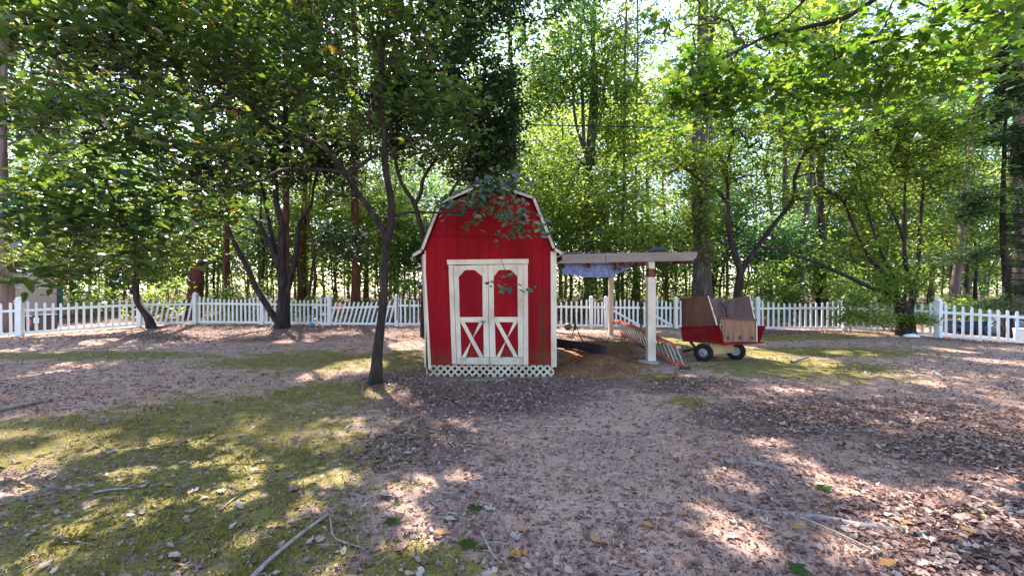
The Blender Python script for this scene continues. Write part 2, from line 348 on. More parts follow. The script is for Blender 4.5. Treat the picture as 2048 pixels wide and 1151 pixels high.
def ground_material():
    m, N, L, P = new_mat('ground_soil'); co = coords(N)
    def attr(n):
        a = N.new('ShaderNodeAttribute'); a.attribute_name = n; return a.outputs['Fac']
    n1 = noise(N, L, co, 1.6, 8, .65); n2 = noise(N, L, co, 14, 6, .7); n3 = noise(N, L, co, 70, 4, .7); n4 = noise(N, L, co, 5, 6, .7)
    soil = ramp(N, L, n2, [(.3, (.20, .115, .093)), (.5, (.37, .232, .185)), (.72, (.50, .345, .275))])
    soil = mixc(N, L, ramp(N, L, n1, [(.42, 0.0), (.62, .55)]), soil, (.44, .25, .165))
    speck = ramp(N, L, n3, [(.36, 1.0), (.46, 0.0)])
    soil = mixc(N, L, math_n(N, L, 'MULTIPLY', speck, .75), soil, (.09, .062, .055))
    lit = ramp(N, L, n3, [(.3, (.050, .027, .024)), (.5, (.145, .082, .070)), (.7, (.28, .185, .16))])
    f = math_n(N, L, 'ADD', attr('litter'), math_n(N, L, 'MULTIPLY', math_n(N, L, 'SUBTRACT', n4, .5), 1.6))
    c = mixc(N, L, ramp(N, L, f, [(.25, 0.0), (.65, .92)]), soil, lit)
    sandc = ramp(N, L, n2, [(.3, (.085, .032, .014)), (.52, (.20, .092, .04)), (.75, (.40, .235, .11))])
    f = math_n(N, L, 'ADD', attr('sand'), math_n(N, L, 'MULTIPLY', math_n(N, L, 'SUBTRACT', n4, .5), .9))
    c = mixc(N, L, ramp(N, L, f, [(.12, 0.0), (.42, .97)]), c, sandc)
    moss = ramp(N, L, n2, [(.3, (.070, .058, .012)), (.5, (.165, .140, .024)), (.75, (.28, .23, .05))])
    moss = mixc(N, L, ramp(N, L, n1, [(.48, 0.0), (.68, .6)]), moss, (.165, .125, .045))
    moss = mixc(N, L, ramp(N, L, n3, [(.4, .6), (.55, 0.0)]), moss, (.06, .055, .02))
    f = math_n(N, L, 'ADD', attr('moss'), math_n(N, L, 'ADD', math_n(N, L, 'MULTIPLY', math_n(N, L, 'SUBTRACT', n4, .52), 2.6), math_n(N, L, 'ADD', math_n(N, L, 'MULTIPLY', math_n(N, L, 'SUBTRACT', n2, .5), 2.2), math_n(N, L, 'MULTIPLY', math_n(N, L, 'SUBTRACT', n1, .5), 1.6))))
    c = mixc(N, L, ramp(N, L, f, [(.28, 0.0), (.72, .94)]), c, moss)
    L.new(c, P.inputs['Base Color']); P.inputs['Roughness'].default_value = .95; P.inputs['Specular IOR Level'].default_value = .15
    hgt = math_n(N, L, 'ADD', n2, math_n(N, L, 'MULTIPLY', n3, .6)); bump(N, L, P, hgt, .9, .022)
    return m
M['ground'] = ground_material()
gme = mesh_np('ground', np.stack([X, Y, Z], -1).reshape(-1, 3), Q, 'ground', smooth=True)
for nm, fn in (('moss', moss_mask), ('litter', litter_mask), ('sand', sand_mask)):
    a = gme.attributes.new(nm, 'FLOAT', 'POINT'); a.data.foreach_set('value', fn(X, Y).ravel().astype(np.float32))
ground = put('ground', gme); ground['kind'] = 'structure'; ground['label'] = 'bare soil and moss yard strewn with dead leaves'

# ------------------------------------------------------------------ leaves
TPL = {
    'rhomb': (np.array([(0, 0, 0), (.45, .30, .06), (1, 0, -.05), (.45, -.30, .06)]), [np.array([(0, 1, 2, 3)])]),
    'ovate': (np.array([(0, 0, 0), (.28, .22, .05), (.66, .20, .04), (1, 0, -.10), (.66, -.20, .04), (.28, -.22, .05)]), [np.array([(0, 3, 2, 1), (0, 5, 4, 3)])]),
    'spray': (np.array([(0, 0, 0), (.5, .09, .0), (1, 0, -.06), (.5, -.09, .0)]), [np.array([(0, 1, 2, 3)])]),
    'maple': (np.array([(.34, 0, 0), (0, 0, 0), (-.02, .24, .0), (.16, .44, .03), (.32, .24, .0), (.66, .47, -.03), (.62, .20, .0), (1.0, 0, -.08), (.62, -.20, .0), (.66, -.47, -.03), (.32, -.24, .0), (.16, -.44, .03), (-.02, -.24, .0)]),
              [np.array([(0, i, i + 1) for i in range(1, 12)] + [(0, 12, 1)])]),
    'curl': (np.array([(0, 0, .10), (.35, .26, .16), (.75, .22, .05), (1, 0, .14), (.7, -.24, .14), (.3, -.22, .02), (.5, 0, 0)]), [np.array([(6, 0, 1), (6, 1, 2), (6, 2, 3), (6, 3, 4), (6, 4, 5), (6, 5, 0)])]),
    'lobed': (np.array([(.5, 0, .0), (0, 0, .06), (.14, .10, .03), (.22, .30, .13), (.38, .13, .04), (.52, .40, .12), (.62, .15, .03), (.80, .26, .12), (1, 0, .10), (.80, -.26, .05), (.62, -.13, .02), (.52, -.38, .14), (.38, -.12, .03), (.22, -.28, .05), (.14, -.10, .03)]),
              [np.array([(0, i, i + 1) for i in range(1, 14)] + [(0, 14, 1)])]),
}
def leaf_frames(n, sd, rng, bias=None):
    nrm = np.stack([rng.normal(0, sd, n), rng.normal(0, sd, n), np.ones(n)], -1)
    if bias is not None: nrm += np.asarray(bias)
    nrm /= np.linalg.norm(nrm, axis=1)[:, None]
    a = rng.uniform(0, 2 * np.pi, n); r = np.stack([np.cos(a), np.sin(a), np.zeros(n)], -1)
    t = r - nrm * (r * nrm).sum(1)[:, None]; t /= np.linalg.norm(t, axis=1)[:, None]
    return t, np.cross(nrm, t), nrm
def leaves_np(C, size, T, B, Nn, shape, rng, rnd=None):
    tv, tf = TPL[shape]; k = len(tv); n = len(C)
    w = size * rng.uniform(.85, 1.2, n)
    V = C[:, None, :] + (T * size[:, None])[:, None, :] * tv[None, :, 0, None] + (B * w[:, None])[:, None, :] * tv[None, :, 1, None] + (Nn * size[:, None])[:, None, :] * tv[None, :, 2, None] * rng.uniform(.3, 2.0, (n, 1, 1))
    Fs = [(np.arange(n)[:, None, None] * k + f[None]).reshape(-1, f.shape[1]) for f in tf]
    r = rng.uniform(0, 1, n) if rnd is None else rnd
    return V.reshape(-1, 3), Fs, np.repeat(r, k)

# gaps cut into the canopy to put sun patches on the yard: ground x, y and half widths
SUN_GAPS = np.array([(-8.76, 7.53, .44, .5), (-9.07, 8.51, .3, .32), (-8.2, 8.3, .39, .6), (-10.77, 11.41, .66, .47), (-3.31, 3.75, .26, .2), (-4.2, 3.75, .26, .12), (-3.88, 3.32, .15, .2), (-2.94, 2.88, .17, .12), (-2.58, 2.93, .14, .16), (-2.08, 3.28, .11, .16),
    (-1.64, 3.67, .26, .24), (-1.54, 3.21, .15, .15), (-1.73, 2.74, .13, .08), (-1.75, 2.44, .17, .09), (-1.02, 2.48, .13, .18), (-3.59, 7.74, .36, .52), (-3.42, 8.3, .29, .8), (-1.43, 3.67, .17, .2), (-.86, 3.48, .2, .26), (-.7, 3.09, .16, .15), (-.65, 2.76, .19, .19),
    (-.45, 3.71, .13, .15), (-1.97, 6.92, .36, .42), (-3.1, 8.73, .51, .72), (-2.7, 11.41, .53, .95), (-1.51, 6.41, .22, .27), (2.67, 4.51, .16, .15), (2.65, 3.93, .16, .23), (2.67, 3.52, .25, .23), (2.9, 3.31, .23, .16), (2.97, 2.91, .27, .15), (1.81, 3.71, .17, .25),
    (1.46, 2.84, .17, .23), (6.03, 10.61, .56, 1.23), (6.44, 9.45, .66, .65), (8.27, 10.45, .61, .48), (10.47, 9.19, .64, .49), (10.97, 10.61, .49, .41), (6.92, 7.29, .25, .19), (4.5, 6.79, .47, .17), (4.56, 12.0, .7, 1.05), (-1.6, 2.96, .09, .11), (-2.5, 3.24, .11, .09),
    (-6.06, 12.0, .56, .52), (-5.37, 14.24, .83, .74), (-9.73, 15.36, .72, .69), (1.4, 3.24, .11, .11), (2.44, 2.57, .18, .07), (3.82, 3.4, .16, .08), (1.75, 10.2, .5, .7)])
# places where upper leaves are removed to brighten lower boughs: x, y, half widths where the light lands, lowest height
HIGH_GAPS = [(-4.6, 3.3, 2.6, 1.5, 2.9), (11.0, 8.7, 4.5, 1.8, 8.0), (4.8, 2.3, 3.0, 1.5, 4.7), (-11.3, 11.7, 3.2, 1.8, 5.2), (7.6, 9.0, 2.4, 1.4, 8.2), (13.8, 9.8, 3.2, 1.7, 6.5)]
def in_gap(C, grow=1.0):
    g = C[:, :2] - np.array(SUN)[None, :2] * ((C[:, 2] - .03) / SUN.z)[:, None]
    hit = np.zeros(len(C), bool)
    for x, y, a, b in SUN_GAPS:
        a = a * grow + .06; b = b * grow + .06
        hit |= ((g[:, 0] - x) / a) ** 2 + ((g[:, 1] - y) / b) ** 2 < 1
    for x, y, a, b, zmin in HIGH_GAPS:
        q = ((g[:, 0] - x) / a) ** 2 + ((g[:, 1] - y) / b) ** 2 < 1
        hit |= q & (C[:, 2] > zmin) & (np.sin(g[:, 0] * 6.1 + g[:, 1] * 2.3) + np.sin(g[:, 1] * 7.7 - g[:, 0] * 3.1) > -.7)
    return hit

# single leaves that can be told apart share a few meshes
def single_leaf_mesh(name, shape, mat, rnd, rng):
    if shape == 'ovate':
        us = np.linspace(0, 1, 6); V = []; Fc = []
        for u in us:
            w = .23 * math.sin(math.pi * min(1, u * .92 + .04)) ** .7 * (1.12 - .35 * u); z = -.16 * u * u
            V += [(u, w, z + .05), (u, 0, z), (u, -w, z + .05)]
        for i in range(5): Fc += [(3 * i, 3 * i + 1, 3 * i + 4, 3 * i + 3), (3 * i + 1, 3 * i + 2, 3 * i + 5, 3 * i + 4)]
        V = np.array(V) + rng.normal(0, .008, (len(V), 3)); me = mesh_np(name, V, np.array(Fc), mat, np.full(len(V), rnd), True)
    else:
        tv, tf = TPL[shape]; V = tv.copy(); V[:, 2] *= rng.uniform(.6, 2.0); V += rng.normal(0, .012, V.shape)
        me = mesh_np(name, V, tf, mat, np.full(len(V), rnd))
    return me
def leaf_objects(parent, C, size, T, B, Nn, meshes, name='leaf'):
    for i in range(len(C)):
        o = bpy.data.objects.new(name, random.choice(meshes)); COL.objects.link(o); o.parent = parent
        s = float(size[i]); m = Matrix((T[i] * s, B[i] * s, Nn[i] * s)).transposed().to_4x4(); m.translation = Vector(C[i])
        if parent.type == 'EMPTY': o.matrix_parent_inverse = Matrix.Translation(-Vector(parent.location))
        o.matrix_basis = m

# ------------------------------------------------------------------ trees
def tube_mesh(name, pts, r0, r1, mat, sides=10, flare=0, rng=RNG, knob=.08):
    P = spline(pts, 4); n = len(P); t = np.linspace(0, 1, n)
    r = r0 + (r1 - r0) * t ** .85
    if flare: r = r + flare * np.exp(-t * n / 2.2)
    ph = rng.uniform(0, 6.28, 3); a = np.arange(sides) / sides * 2 * np.pi
    R = r[:, None] * (1 + knob * np.sin(2 * a[None] + ph[0] + t[:, None] * 5) + knob * .7 * np.sin(3 * a[None] + ph[1] - t[:, None] * 9) + rng.normal(0, knob * .35, (n, sides)))
    V, Qd = tube_np(P, R, sides)
    return mesh_np(name, V, [Qd, np.array([list(range((n - 1) * sides, n * sides))])], mat, smooth=True), P

def grow_crown(skel, blobs, rng):
    """clump centres inside the blobs, each hung on the nearest wood that is already there"""
    C = []
    for (c, r, n) in blobs:
        d = rng.normal(0, 1, (n, 3)); d /= np.linalg.norm(d, axis=1)[:, None]
        C.append(np.array(c) + d * (rng.uniform(0, 1, (n, 1)) ** .42) * np.array(r))
    C = np.concatenate(C); S = np.array([tuple(p) for p in skel])
    C = C[C[:, 2] > .5]
    d0 = np.sqrt(((C[:, None] - S[None]) ** 2).sum(-1)).min(1); C = C[np.argsort(d0)]
    nodes = list(S); par = []; arr = np.zeros((len(S) + len(C), 3)); arr[:len(S)] = S; m = len(S)
    for c in C:
        d = ((arr[:m] - c) ** 2).sum(1); d[:len(S)] *= .8; par.append(int(d.argmin())); arr[m] = c; m += 1
    cnt = np.ones(m)
    for i in range(len(C) - 1, -1, -1): cnt[par[i]] += cnt[len(S) + i]
    return C, arr, np.array(par), cnt, len(S)

def twig_mesh(name, C, arr, par, cnt, ns, mat, rng, r0=.0035, sides=4):
    Vs, Qs, o = [], [], 0
    for i in range(len(C)):
        a = arr[par[i]]; b = C[i]; L = np.linalg.norm(b - a)
        if L < .03: continue
        m1 = a + (b - a) * .35 + rng.normal(0, .07, 3) * L; m2 = a + (b - a) * .7 + rng.normal(0, .07, 3) * L + np.array([0, 0, .04 * L])
        r = r0 * math.sqrt(cnt[ns + i]); ra = min(r * 1.35, r0 * math.sqrt(cnt[par[i]])) if par[i] >= ns else r * 1.3
        V, q = tube_np([a, m1, m2, b], [ra, r * 1.1, r, r * .85], sides); Vs.append(V); Qs.append(q + o); o += len(V)
    return mesh_np(name, np.concatenate(Vs), np.concatenate(Qs), mat, smooth=True)

def build_tree(name, label, limbs, blobs, leaf, wood='bark_dark', cat='tree', group=None, seed=1, singles=0, flare=.03, twig_r=.0035, carve=1.0, trunk_sides=12, face=None):
    """limbs: [(points, r0, r1)], the first is the trunk; leaf: (shape, material, size, per clump, clump radius, flatness, sd)"""
    rng = np.random.default_rng(seed); base = Vector(limbs[0][0][0])
    root = thing(name, base, label, cat, group); skel = []
    for i, (pts, r0, r1) in enumerate(limbs):
        me, P = tube_mesh('trunk' if i == 0 else 'branch', pts, r0, r1, wood, trunk_sides if i == 0 else 8, flare if i == 0 else 0, rng)
        put('trunk' if i == 0 else 'branch', me, root)
        skel += P[int(len(P) * (.55 if i == 0 else .3)):]
    C, arr, par, cnt, ns = grow_crown(skel, blobs, rng)
    keepc = C
    o = put('twigs', twig_mesh('twigs', C, arr, par, cnt, ns, 'bark_twig' if wood != 'bark_pine' else 'bark_dark', rng, twig_r), root); o['kind'] = 'stuff'
    shape, mat, size, per, cr, flat, sd = leaf
    k = rng.poisson(per, len(C)); Pc = np.repeat(C, k, 0); Pa = np.repeat(arr[par], k, 0)
    t = rng.uniform(.0, 1, (len(Pc), 1)) ** .5
    L = Pa + (Pc - Pa) * t + rng.normal(0, 1, Pc.shape) * np.array([cr, cr, cr * flat])
    if carve: L = L[~(in_gap(L, carve) & (rng.uniform(0, 1, len(L)) < .97))]
    L = L[L[:, 2] > H(base.x, base.y) + .02]
    sz = size * rng.uniform(.65, 1.25, len(L)); bias = None
    if face:                                                                 # low outer sprays hang with their blades turned to the open yard
        bias = np.where(((L[:, 0] > face[0]) & (L[:, 2] < face[1]))[:, None], np.array([[.1, -.75, -.15]]), np.zeros((1, 3)))
    T, B, Nn = leaf_frames(len(L), sd, rng, bias)
    sel = np.zeros(len(L), bool)
    if singles:
        vis = (L[:, 1] > .6) & (abs(L[:, 0] / np.maximum(L[:, 1], .1)) < 1.19) & ((L[:, 2] - CAMZ) / np.maximum(L[:, 1], .1) < .66)
        sc = np.where(vis, sz / np.maximum(L[:, 1], .1), -1); sel[np.argsort(-sc)[:singles]] = True
        meshes = [single_leaf_mesh('leaf', shape, mat, r, rng) for r in (.1, .3, .5, .65, .8, .92, .2)]
        leaf_objects(root, L[sel], sz[sel], T[sel], B[sel], Nn[sel], meshes)
    r = ~sel
    V, Fs, rv = leaves_np(L[r], sz[r], T[r], B[r], Nn[r], shape, rng)
    o = put('crown', mesh_np('crown', V, Fs, mat, rv), root); o['kind'] = 'stuff'
    return root

def blob(px, py, Y, rx, ry, rd, n):
    return (tuple(W(px, py, Y)), (rx * Y / F, rd, ry * Y / F), n)
def trace(pts):
    return [W(*p) for p in pts]
def ground_pt(x, y, dz=-.08): return Vector((x, y, H(x, y) + dz))

# ------------------------------------------------------------------ red garden shed with a gambrel gable
SY = 8.0; SK = F / SY
def S(px, py, y=SY): return Vector(((px - CX) / SK, y, CAMZ - (py - CY) / SK))
def clip_poly(poly, a, b, c):
    """keep the part of a 2-D polygon where a*x + b*y <= c"""
    out = []
    for i in range(len(poly)):
        p, q = poly[i], poly[(i + 1) % len(poly)]; dp = a * p[0] + b * p[1] - c; dq = a * q[0] + b * q[1] - c
        if dp <= 0: out.append(p)
        if dp * dq < 0: t = dp / (dp - dq); out.append((p[0] + (q[0] - p[0]) * t, p[1] + (q[1] - p[1]) * t))
    return out
def panel(poly, y, t, name, mat, parent, bevel=.003):
    return MB().prism([S(p[0], p[1], y) for p in poly], (0, t, 0)).build(name, mat, parent, bevel=bevel)

shed = thing('garden_shed', (S(982, 760).x, SY + 1.6, H(-.4, 9.6) + .02), 'small red barn shaped garden shed with cream trimmed double doors', 'shed')
outline = [(863, 734), (848, 505), (884, 412), (975, 372), (1065, 402), (1106, 503), (1110, 732)]       # front wall under the trim
edges = [850 + 21.3 * i for i in range(14)]
for i in range(13):
    for (y0, y1, lift) in ((360, 472.5, .0), (473.5, 740, .006)):
        g = .16
        p = clip_poly(clip_poly(clip_poly(clip_poly(outline, -1, 0, -(edges[i] + g)), 1, 0, edges[i + 1] - g), 0, -1, -y0), 0, 1, y1)
        if len(p) > 2: panel(p, SY - lift, .02, 'siding_board', 'red_paint', shed, .0012)
panel([(864, 733), (850, 506), (886, 414), (975, 374), (1063, 404), (1105, 504), (1108, 731)], SY + .021, .02, 'wall_backing', 'red_paint', shed, 0)
xl, xr = S(852, 0).x, S(1110, 0).x; zb, ze = S(0, 733).z, S(0, 503).z; YB = SY + 3.2
for i in range(12):                                                          # long sides, board by board
    ya = SY + .045 + i * .2616; yb = ya + .258
    MB().box((xl - .0, ya, zb), (xl + .02, yb, ze)).build('siding_board', 'red_paint', shed, bevel=.002)
    MB().box((xr - .02, ya, zb), (xr, yb, ze)).build('siding_board', 'red_paint', shed, bevel=.002)
panel([(864, 733), (850, 506), (886, 414), (975, 374), (1063, 404), (1105, 504), (1108, 731)], YB - .03, .02, 'rear_wall', 'red_paint', shed, 0)
MB().box((xl + .01, SY + .05, zb - .09), (xr - .01, YB - .05, zb - .004)).build('floor_frame', 'dark_rafter', shed)
roof_px = [(826, 512), (843, 502), (880, 407), (975, 366), (1069, 398), (1110, 499), (1125, 508)]
for a, b in zip(roof_px[:-1], roof_px[1:]):
    A, B_ = S(a[0], a[1] - 3, SY - .10), S(b[0], b[1] - 3, SY - .10); d = (B_ - A).normalized(); n = Vector((-d.z, 0, d.x))
    if n.z < 0: n = -n
    MB().prism([A, B_, B_ + n * .022, A + n * .022], (0, 3.42, 0)).build('roof_panel', 'dark_roof', shed)
    A2, B2 = A - n * .004, B_ - n * .004
    MB().prism([A2, B2, B2 - n * .052, A2 - n * .052], (0, .022, 0)).build('rake_trim', 'grime_cream', shed, bevel=.002)
for s, (a, b) in (('l', (roof_px[1], roof_px[0])), ('r', (roof_px[-2], roof_px[-1]))):
    A = S(b[0], b[1] + 2, SY - .09); MB().box((A.x - .012, SY - .09, A.z - .08), (A.x + .012, SY + 3.3, A.z)).build('fascia', 'old_beam', shed)
panel([(1101, 503), (1113, 503), (1113, 733), (1102, 733)], SY - .026, .02, 'corner_trim', 'cream_paint', shed)
panel([(846, 508), (850, 508), (863, 737), (857, 737)], SY - .026, .02, 'corner_trim', 'cream_paint', shed)
MB().box((xl - .022, SY - .02, zb), (xl - .001, SY + .09, ze + .02)).build('corner_trim', 'cream_paint', shed, bevel=.002)
MB().box((xr + .004, SY - .02, zb), (xr + .024, SY + .09, ze + .02)).build('corner_trim', 'cream_paint', shed, bevel=.002)
# door surround
panel([(894, 519.5), (1057, 517.5), (1057, 527.5), (895.5, 529.5)], SY - .05, .04, 'door_header', 'cream_paint', shed)
panel([(897.5, 530), (907.2, 530), (913.7, 727), (904.5, 727)], SY - .036, .028, 'door_jamb', 'cream_paint', shed)
panel([(1046.5, 528), (1055.5, 528), (1056.5, 728.5), (1047, 728.5)], SY - .036, .028, 'door_jamb', 'cream_paint', shed)
def door(label, o, iu, il, hasp=False):
    """o: outer outline (four corners), iu: opening of the upper field, il: opening of the lower field"""
    d = panel(o, SY - .026, .018, 'door', 'red_paint', shed, 0); d['label'] = label
    y = SY - .046; t = .019
    (x0, y0), (x1, y1), (x2, y2), (x3, y3) = o
    u0, u1, u2, u3, u4, u5 = iu; l0, l1, l2, l3 = il
    fl = lambda yy: x0 + (x3 - x0) * (yy - y0) / (y3 - y0)
    fr = lambda yy: x1 + (x2 - x1) * (yy - y1) / (y2 - y1)
    q = .3
    panel([(x0, y0), (u1[0] - 6, y0), (u1[0] - 6, u1[1] + 6.2), u0, u5, l0, l3, (fl(l3[1]), l3[1])][:0] + [(x0, y0), (u0[0] - q, y0), (u0[0] - q, u0[1]), (u5[0] - q, u5[1]), (l0[0] - q, l0[1]), (l3[0] - q, l3[1]), (fl(l3[1]), l3[1])], y, t, 'stile', 'cream_paint', d)
    panel([(u3[0] + q, y1), (x1, y1), (fr(l2[1]), l2[1]), (l2[0] + q, l2[1]), (l1[0] + q, l1[1]), (u4[0] + q, u4[1]), (u3[0] + q, u3[1])], y, t, 'stile', 'cream_paint', d)
    panel([(u0[0], y0), (u3[0], y1), u3, u2, u1, u0], y + .001, t - .001, 'rail', 'cream_paint', d)
    panel([u5, u4, l1, l0], y + .001, t - .001, 'rail', 'cream_paint', d)
    panel([(fl(l3[1] + .4), l3[1] + .4), (fr(l2[1] + .4), l2[1] + .4), (x2, y2), (x3, y3)], y + .001, t - .001, 'rail', 'grime_cream', d)
    w = 8.5
    panel([l0, (l0[0] + w, l0[1]), l2, (l2[0] - w, l2[1])], y + .004, t - .004, 'brace', 'cream_paint', d)
    m = ((l0[0] + l2[0]) / 2, (l0[1] + l2[1]) / 2); k = .085
    for s0, s1 in (((l1[0] - w, l1[1]), (l1[0], l1[1])), ((l3[0] + w, l3[1]), (l3[0], l3[1]))):
        e0 = (s0[0] + (m[0] - s0[0]) * (1 - k), s0[1] + (m[1] - s0[1]) * (1 - k)); e1 = (s1[0] + (m[0] - s1[0]) * (1 - k), s1[1] + (m[1] - s1[1]) * (1 - k))
        panel([s0, s1, e1, e0], y + .0055, t - .0055, 'brace', 'cream_paint', d)
    if hasp:
        MB().box(tuple(S(961, 643.5, y - .012)), tuple(S(971.5, 640, y - .001))).build('hasp', 'hub', d)
        MB().box(tuple(S(965, 647, y - .022)), tuple(S(968, 641.5, y - .010))).build('padlock', 'black_steel', d)
    return d
door('left door leaf with the hasp', [(907.9, 531), (975.6, 529.5), (979.2, 728), (914.4, 727)], [(918.3, 553.5), (930.5, 540), (949.5, 539.8), (964.8, 552), (965.3, 633), (920.3, 633.5)],
     [(921.4, 643.8), (967, 643.5), (967.3, 713), (923.6, 713.5)], True)
door('right door leaf', [(976.4, 529.5), (1045.9, 528.8), (1046.6, 728.5), (980, 728)], [(988, 553), (998, 540), (1021, 539.5), (1034.5, 552), (1035.3, 633), (988.5, 633)],
     [(990, 643.5), (1035.4, 643.3), (1036, 712.5), (992, 713)])
for px, py in ((978.5, 640), (1041, 600), (1041, 645)): MB().tube([S(px, py, SY - .052), S(px, py, SY - .044)], .008, 8).build('bolt', 'black_steel', shed)
# lattice skirt, strip by strip
lat = [(860, 730), (1108, 730), (1108, 763), (1000, 760), (858, 753)]
for s in (1, -1):
    for k in range(-6, 30):
        x = 846 + k * 14.2; w = 2.7
        p = [(x - w - 30 * s, 720), (x + w - 30 * s, 720), (x + w + 30 * s, 780), (x - w + 30 * s, 780)]
        for (a, b, c) in ((0, -1, -729.5), (0, 1, 0), (-1, 0, -858.5), (1, 0, 1108)):
            if (a, b) == (0, 1): p = clip_poly(p, -.0475, 1, 754.5 - .0475 * 858) if p else p
            else: p = clip_poly(p, a, b, c) if p else p
        if p and len(p) > 2: panel(p, SY - (.012 if s > 0 else .020), .007, 'lattice_strip', 'grime_cream', shed, 0)
for x in (866, 985, 1100): panel([(x - 6, 732), (x + 6, 732), (x + 6, 772), (x - 6, 772)], SY + .25, .15, 'pier', 'concrete', shed, 0)
# pole and downpipe left standing along the left corner
pole = MB().tube([S(842, 510, SY + .12), S(852, 752, SY + .12)], .018, 8).build('gutter_pipe', 'pink_post'); tag(pole, 'thin weathered pipe standing against the left corner of the red shed', 'pipe')

# ------------------------------------------------------------------ sagging lean-to beside the shed
leanto = thing('lean_to', (2.3, 10.5, H(2.3, 10.5)), 'collapsing open lean-to with beam, two posts and sagging shingle roof', 'lean-to')
def bq(px, py, y=8.85): return W(px, py, y)
MB().prism([bq(1113.5, 508.7), bq(1211, 506.8), bq(1211, 525), bq(1113.5, 527)], (0, .045, 0)).build('beam', 'old_beam', leanto, bevel=.004)
MB().prism([bq(1211.8, 506.4), bq(1396, 503.5), bq(1393, 514), bq(1386, 521), bq(1211.8, 524.6)], (0, .045, 0)).build('beam', 'old_beam', leanto, bevel=.004)
px0 = W(1303, 600, 8.93).x
MB().box((px0 - .083, 8.90, H(px0, 8.95)), (px0 + .083, 9.06, W(0, 554, 8.93).z)).build('post', 'cream_paint', leanto, bevel=.006)
MB().box((px0 - .060, 8.915, W(0, 553.5, 8.93).z), (px0 + .060, 9.045, W(0, 536, 8.93).z)).build('post_top', 'dark_rafter', leanto)
MB().box((px0 - .058, 8.899, W(0, 537, 8.93).z), (px0 + .058, 9.05, W(0, 521, 8.93).z)).build('post_block', 'cream_paint', leanto)
MB().tube([(px0 - .06, 8.93, H(px0, 8.95) - .06), (px0 - .06, 8.93, H(px0, 8.95) + .035)], [.24, .21], 14).build('footing', 'concrete', leanto)
px1 = W(1222, 600, 13.4).x
MB().box((px1 - .068, 13.33, H(px1, 13.4) - .02), (px1 + .068, 13.47, 2.35)).build('post', 'pink_post', leanto, bevel=.005)
MB().box((.9, 13.35, 2.35), (3.8, 13.40, 2.55)).build('beam', 'old_beam', leanto)
for i, x in enumerate((1.05, 1.62, 2.2, 2.78, 3.3, 3.75)):
    sag = .16 * math.sin(min(1, max(0, (x - .9) / 2.3)) * math.pi)
    MB().prism([(x - .022, 8.90, 2.10 - sag * .6), (x + .022, 8.90, 2.10 - sag * .6), (x + .022, 8.90, 2.22 - sag * .6), (x - .022, 8.90, 2.22 - sag * .6)], (0, 4.44, .24 + sag * .3)).build('rafter', 'dark_rafter', leanto)
for j in range(11):
    y0 = 9.62 + j * .345; xa, xb = (2.95, 3.86) if j < 3 else (.86, 3.86)
    z0 = 2.245 + (y0 - 8.9) * .055
    MB().box((xa, y0, z0), (xb, y0 + .335, z0 + .02)).build('roof_board', 'dark_rafter', leanto)
MB().slab([(.86, 9.65, 2.33), (3.86, 9.65, 2.33), (3.86, 13.4, 2.54), (.86, 13.4, 2.54)], .008).build('roof_felt', 'shingle', leanto)
MB().slab([W(1300, 505, 9.3), W(1332, 503, 9.3), W(1326, 497, 9.6), W(1306, 497, 9.6)], .05).build('loose_felt', 'dark_roof', leanto)
# fallen front of the roof: shingle tabs on a bellied sheet behind the beam
def sag_pt(u, v):
    """u along the beam, v from the lower edge upward"""
    px = 1124 + u * 158; low = 546 + 9 * math.sin(min(1, u * 1.15) * math.pi * .95) - 27 * max(0, u - .62) ** 1.1 * 2.1
    lo = W(px, low, 8.98); hi = W(px, 516, 9.16); p = lo.lerp(hi, v); p.y += .06 * math.sin(v * 3.1); return p
for i in range(15):
    for j in range(3):
        u0, u1 = i / 15, (i + .94) / 15; v0, v1 = j / 3, (j + 1.12) / 3
        if u0 > .68 and j == 0 and random.random() < .6: continue
        jit = random.uniform(-.02, .02); off = Vector((0, -.010 + .004 * (j % 2) - .004 * j, random.uniform(-.006, .006)))
        q = [sag_pt(u0 + (j % 2) * .033, v0 + jit) + off, sag_pt(u1 + (j % 2) * .033, v0 + jit) + off, sag_pt(u1 + (j % 2) * .033, v1) + off + Vector((0, .010, 0)), sag_pt(u0 + (j % 2) * .033, v1) + off + Vector((0, .010, 0))]
        MB().slab(q, .006).build('shingle', 'shingle', leanto)
mb = MB()
for i in range(12):
    u0, u1 = i / 12, (i + 1) / 12; o = Vector((0, .045, .012))
    for v in range(5): mb.slab([sag_pt(u0, v * .22) + o, sag_pt(u1, v * .22) + o, sag_pt(u1, v * .22 + .22) + o, sag_pt(u0, v * .22 + .22) + o], .006)
mb.build('roof_sheet', 'dark_rafter', leanto)
def leaf_drift(pts, n, spread, rng, size=.07):
    P = np.array([tuple(p) for p in pts]); i = rng.integers(0, len(P), n); C = P[i] + rng.normal(0, 1, (n, 3)) * np.array(spread)
    T, B, Nn = leaf_frames(n, .6, rng); V, Fs, rv = leaves_np(C, size * rng.uniform(.6, 1.2, n), T, B, Nn, 'curl', rng); return V, Fs, rv
rg = np.random.default_rng(5)
V, Fs, rv = leaf_drift([sag_pt(u, v) + Vector((0, -.03, .01)) for u in np.linspace(.68, .96, 9) for v in (.3, .5, .7, .85)] + [sag_pt(u, .99) + Vector((0, .02, .02)) for u in np.linspace(.0, 1, 12)], 420, (.05, .02, .03), rg)
o = put('leaf_drift', mesh_np('leaf_drift', V, Fs, 'leaf_dead', rv), leanto); o['kind'] = 'stuff'
Pp = [(x, y, 2.36 + (y - 9.65) * .056) for x in np.linspace(.95, 3.8, 30) for y in np.linspace(9.7, 13.2, 14)]
V, Fs, rv = leaf_drift(Pp, 2600, (.12, .12, .015), rg, .09)
o = put('leaf_drift', mesh_np('leaf_drift', V, Fs, 'leaf_dead', rv), leanto); o['kind'] = 'stuff'

